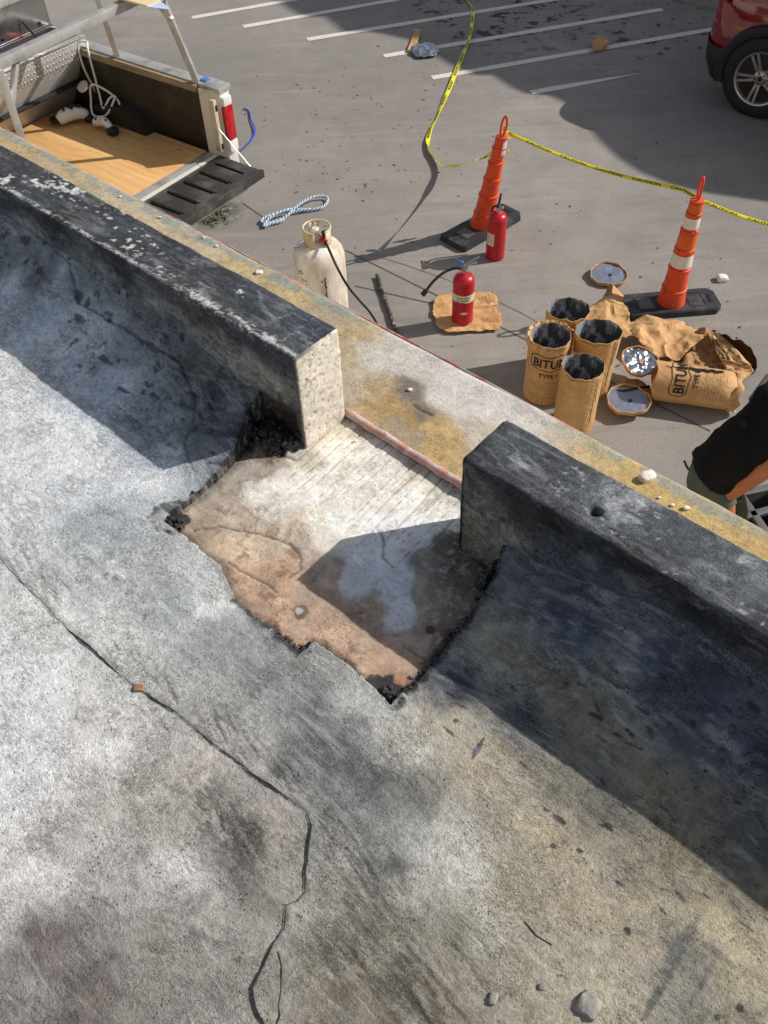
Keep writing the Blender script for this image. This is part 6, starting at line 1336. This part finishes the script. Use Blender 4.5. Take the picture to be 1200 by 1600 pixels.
# ================================================================== person bending over beside the building
def skin(name, joints, edges, mat, parent=None, levels=2, root=0, disp=0):
    me = bpy.data.meshes.new(name); me.from_pydata([j[:3] for j in joints], edges, []); o = link(name, me, mat, parent)
    m_ = o.modifiers.new('skin', 'SKIN'); m_.use_smooth_shade = True; m_.branch_smoothing = .4
    for i, j in enumerate(joints):
        r_ = j[3] if isinstance(j[3], tuple) else (j[3], j[3]); me.skin_vertices[0].data[i].radius = r_
    me.skin_vertices[0].data[root].use_root = True
    s_ = o.modifiers.new('subdivision', 'SUBSURF'); s_.levels = levels; s_.render_levels = levels
    if disp:
        tx = bpy.data.textures.new(name+'_folds', 'CLOUDS'); tx.noise_scale = .12; d_ = o.modifiers.new('folds', 'DISPLACE'); d_.texture = tx; d_.strength = disp
    return o
hipc = at(1122, 734, -1.80)
PR = empty('person', (hipc.x, hipc.y, G), 0, 'person in a black T-shirt and grey-green shorts bending over beside the building', 'person')
def pw(u, v, z): return at(u, v, z)-Vector((hipc.x, hipc.y, G))
sh_c = pw(1228, 656, -1.50); H = Vector((0, 0, hipc.z-G)); D_ = (sh_c-H); D_.z *= 1; d_ = D_.normalized(); D_ = d_*.50; sh_c = H+D_
lat = Vector((d_.y, -d_.x, 0)).normalized()               # towards the camera side (right-hand side of the body)
if (lat.x*.3-lat.y) < 0: lat = -lat
ch = H+D_*.62; nk = H+D_*1.12; hd = H+D_*1.42+Vector((0, 0, -.06))
S1 = sh_c+lat*.185+Vector((0, 0, -.02)); S2 = sh_c-lat*.185+Vector((0, 0, -.02))
el = pw(1168, 750, -1.70); hnd = pw(1120, 788, -1.92); hnd = el+(hnd-el).normalized()*.25
el = S1+(el-S1).normalized()*min(.30, (el-S1).length)
hnd = el+(hnd-el).normalized()*.25
e2 = S2+Vector((.08, .02, -.28)); h2 = e2+Vector((.1, -.02, -.24))
L1 = H+lat*.10+Vector((0, 0, -.06)); L2 = H-lat*.10+Vector((0, 0, -.06)); fw_ = Vector((d_.x, d_.y, 0)).normalized()
gz = lambda v, z: Vector((v.x, v.y, z))
k1 = gz(L1, .47)+fw_*.10; k2 = gz(L2, .47)+fw_*.06; a1 = gz(L1, .09)-fw_*.02; a2 = gz(L2, .09)-fw_*.04; t1 = gz(a1, .035)+fw_*.17; t2 = gz(a2, .035)+fw_*.17
J = [(*H, .10), (*(H+D_*.33), (.10, .09)), (*ch, (.12, .09)), (*(H+D_*.93), (.12, .09)), (*nk, .055), (*hd, .085), (*(hd+d_*.06-Vector((0, 0, .07))), .06),
     (*S1, .066), (*el, .050), (*hnd, .034), (*S2, .06), (*e2, .046), (*h2, .030), (*L1, .07), (*k1, .062), (*a1, .042), (*t1, .032), (*L2, .07), (*k2, .062), (*a2, .042), (*t2, .032)]
Ed = [(0, 1), (1, 2), (2, 3), (3, 4), (4, 5), (5, 6), (3, 7), (7, 8), (8, 9), (3, 10), (10, 11), (11, 12), (0, 13), (13, 14), (14, 15), (15, 16), (0, 17), (17, 18), (18, 19), (19, 20)]
bodyp = skin('body', J, Ed, 'skin', PR)
def hand(w_, dirv, side_v, nm):
    dirv = dirv.normalized(); side_v = (side_v-dirv*side_v.dot(dirv)).normalized(); up_ = dirv.cross(side_v)
    pc = w_+dirv*.045; skin(nm, [(*w_, .026), (*pc, (.036, .018)), (*(w_+dirv*.085), (.034, .014))], [(0, 1), (1, 2)], 'skin', bodyp)
    for k, (o_, l_) in enumerate(((-.028, .066), (-.010, .076), (.009, .072), (.027, .056))):
        b0 = w_+dirv*.08+side_v*o_; b1 = b0+dirv*l_*.45+up_*.006; b2 = b1+dirv*l_*.30+up_*.016; b3 = b2+dirv*l_*.18+up_*.018
        skin('finger', [(*b0, .0092), (*b1, .0088), (*b2, .008), (*b3, .0066)], [(0, 1), (1, 2), (2, 3)], 'skin', bodyp, 1)
    b0 = w_+dirv*.03+side_v*.028; b1 = b0+dirv*.03+side_v*.022+up_*.008; b2 = b1+dirv*.028+side_v*.006+up_*.01
    skin('thumb', [(*b0, .012), (*b1, .0105), (*b2, .008)], [(0, 1), (1, 2)], 'skin', bodyp, 1)
hand(hnd, hnd-el, fw_, 'hand'); hand(h2, h2-e2, fw_, 'hand')
skin('hair', [(*(hd+Vector((0, 0, .03))-d_*.02), .088), (*(hd+d_*.05+Vector((0, 0, .02))), .08)], [(0, 1)], 'hair', PR)
slv = .55; sl1 = S1.lerp(el, slv); sl2 = S2.lerp(e2, slv)
Js = [(*(H-D_*.20+Vector((0, 0, -.01))), (.185, .165)), (*(H+D_*.30+Vector((0, 0, .02))), (.195, .165)), (*ch, (.205, .165)), (*(H+D_*.95), (.18, .14)), (*(H+D_*1.06), .08), (*S1, .092), (*sl1, .085), (*S2, .088), (*sl2, .080)]
skin('t_shirt', Js, [(0, 1), (1, 2), (2, 3), (3, 4), (3, 5), (5, 6), (3, 7), (7, 8)], 'shirt', PR, 3, 0, .07)
Jt = [(*(H+D_*.10-Vector((0, 0, .05))), (.175, .155)), (*(H-D_*.22-Vector((0, 0, .07))), (.20, .185)), (*(L1-Vector((0, 0, .10))+fw_*.01), .115), (*(k1+Vector((0, 0, .10))), .095), (*(L2-Vector((0, 0, .10))), .115), (*(k2+Vector((0, 0, .10))), .095)]
skin('shorts', Jt, [(0, 1), (1, 2), (2, 3), (1, 4), (4, 5)], 'shorts', PR, 2, 1, .02)
for a_, t_ in ((a1, t1), (a2, t2)): skin('shoe', [(*(a_+Vector((0, 0, -.03))), .052), (*(a_-fw_*.03-Vector((0, 0, .04))), .045), (*(t_-Vector((0, 0, -.008))), (.045, .04)), (*(t_+fw_*.06), (.038, .03))], [(0, 1), (0, 2), (2, 3)], 'black', PR)
mb = MB(); mb.tube([pw(1076, 734, -1.74), pw(1072, 727, -1.72), pw(1069, 720, -1.70)], .006, 6); mb.build('belt_clip', 'black', PR, 50)

# grey plastic crate at the foot of the wall
cc = at(1184, 806, -2.36); CRT = empty('crate', (cc.x, cc.y, G), math.radians(12), 'open grey plastic crate beside the bending person at the right edge', 'crate')
mb = MB(); Lx, Ly, hz = .44, .34, .34
for x in (-Lx/2, Lx/2): mb.box((x, 0, hz/2), (.02, Ly+.02, hz))
for y in (-Ly/2, Ly/2): mb.box((0, y, hz/2), (Lx-.02, .02, hz))
mb.box((0, 0, .012), (Lx-.02, Ly-.02, .02)); mb.build('crate_shell', 'crate', CRT, bevel=.004)
for a, b in (((-Lx/2, -Ly/2-.004), (Lx/2, -Ly/2-.004)), ((-Lx/2, Ly/2+.004), (Lx/2, Ly/2+.004)), ((-Lx/2-.004, -Ly/2), (-Lx/2-.004, Ly/2)), ((Lx/2+.004, -Ly/2), (Lx/2+.004, Ly/2)), ((-.02, -Ly/2), (-.02, Ly/2)), ((-Lx/2, .0), (Lx/2, .03))):
    mb = MB(); mb.bar((*a, hz), (*b, hz), .045, .03); mb.build('rim_bar', 'crate', CRT, bevel=.006)
# thin brown slab on the concrete
p = [at(1172, 622, G), at(1200, 584, G), at(1290, 600, G), at(1260, 700, G), at(1178, 640, G)]; c = sum(p, Vector())/5
mb = MB(); mb.prism([(q.x-c.x, q.y-c.y) for q in p], 0, .012); o = mb.build('floor_slab', 'mat', bevel=.004); o.location = c; tag(o, 'thin brown slab on the concrete at the right edge behind the person', 'mat')
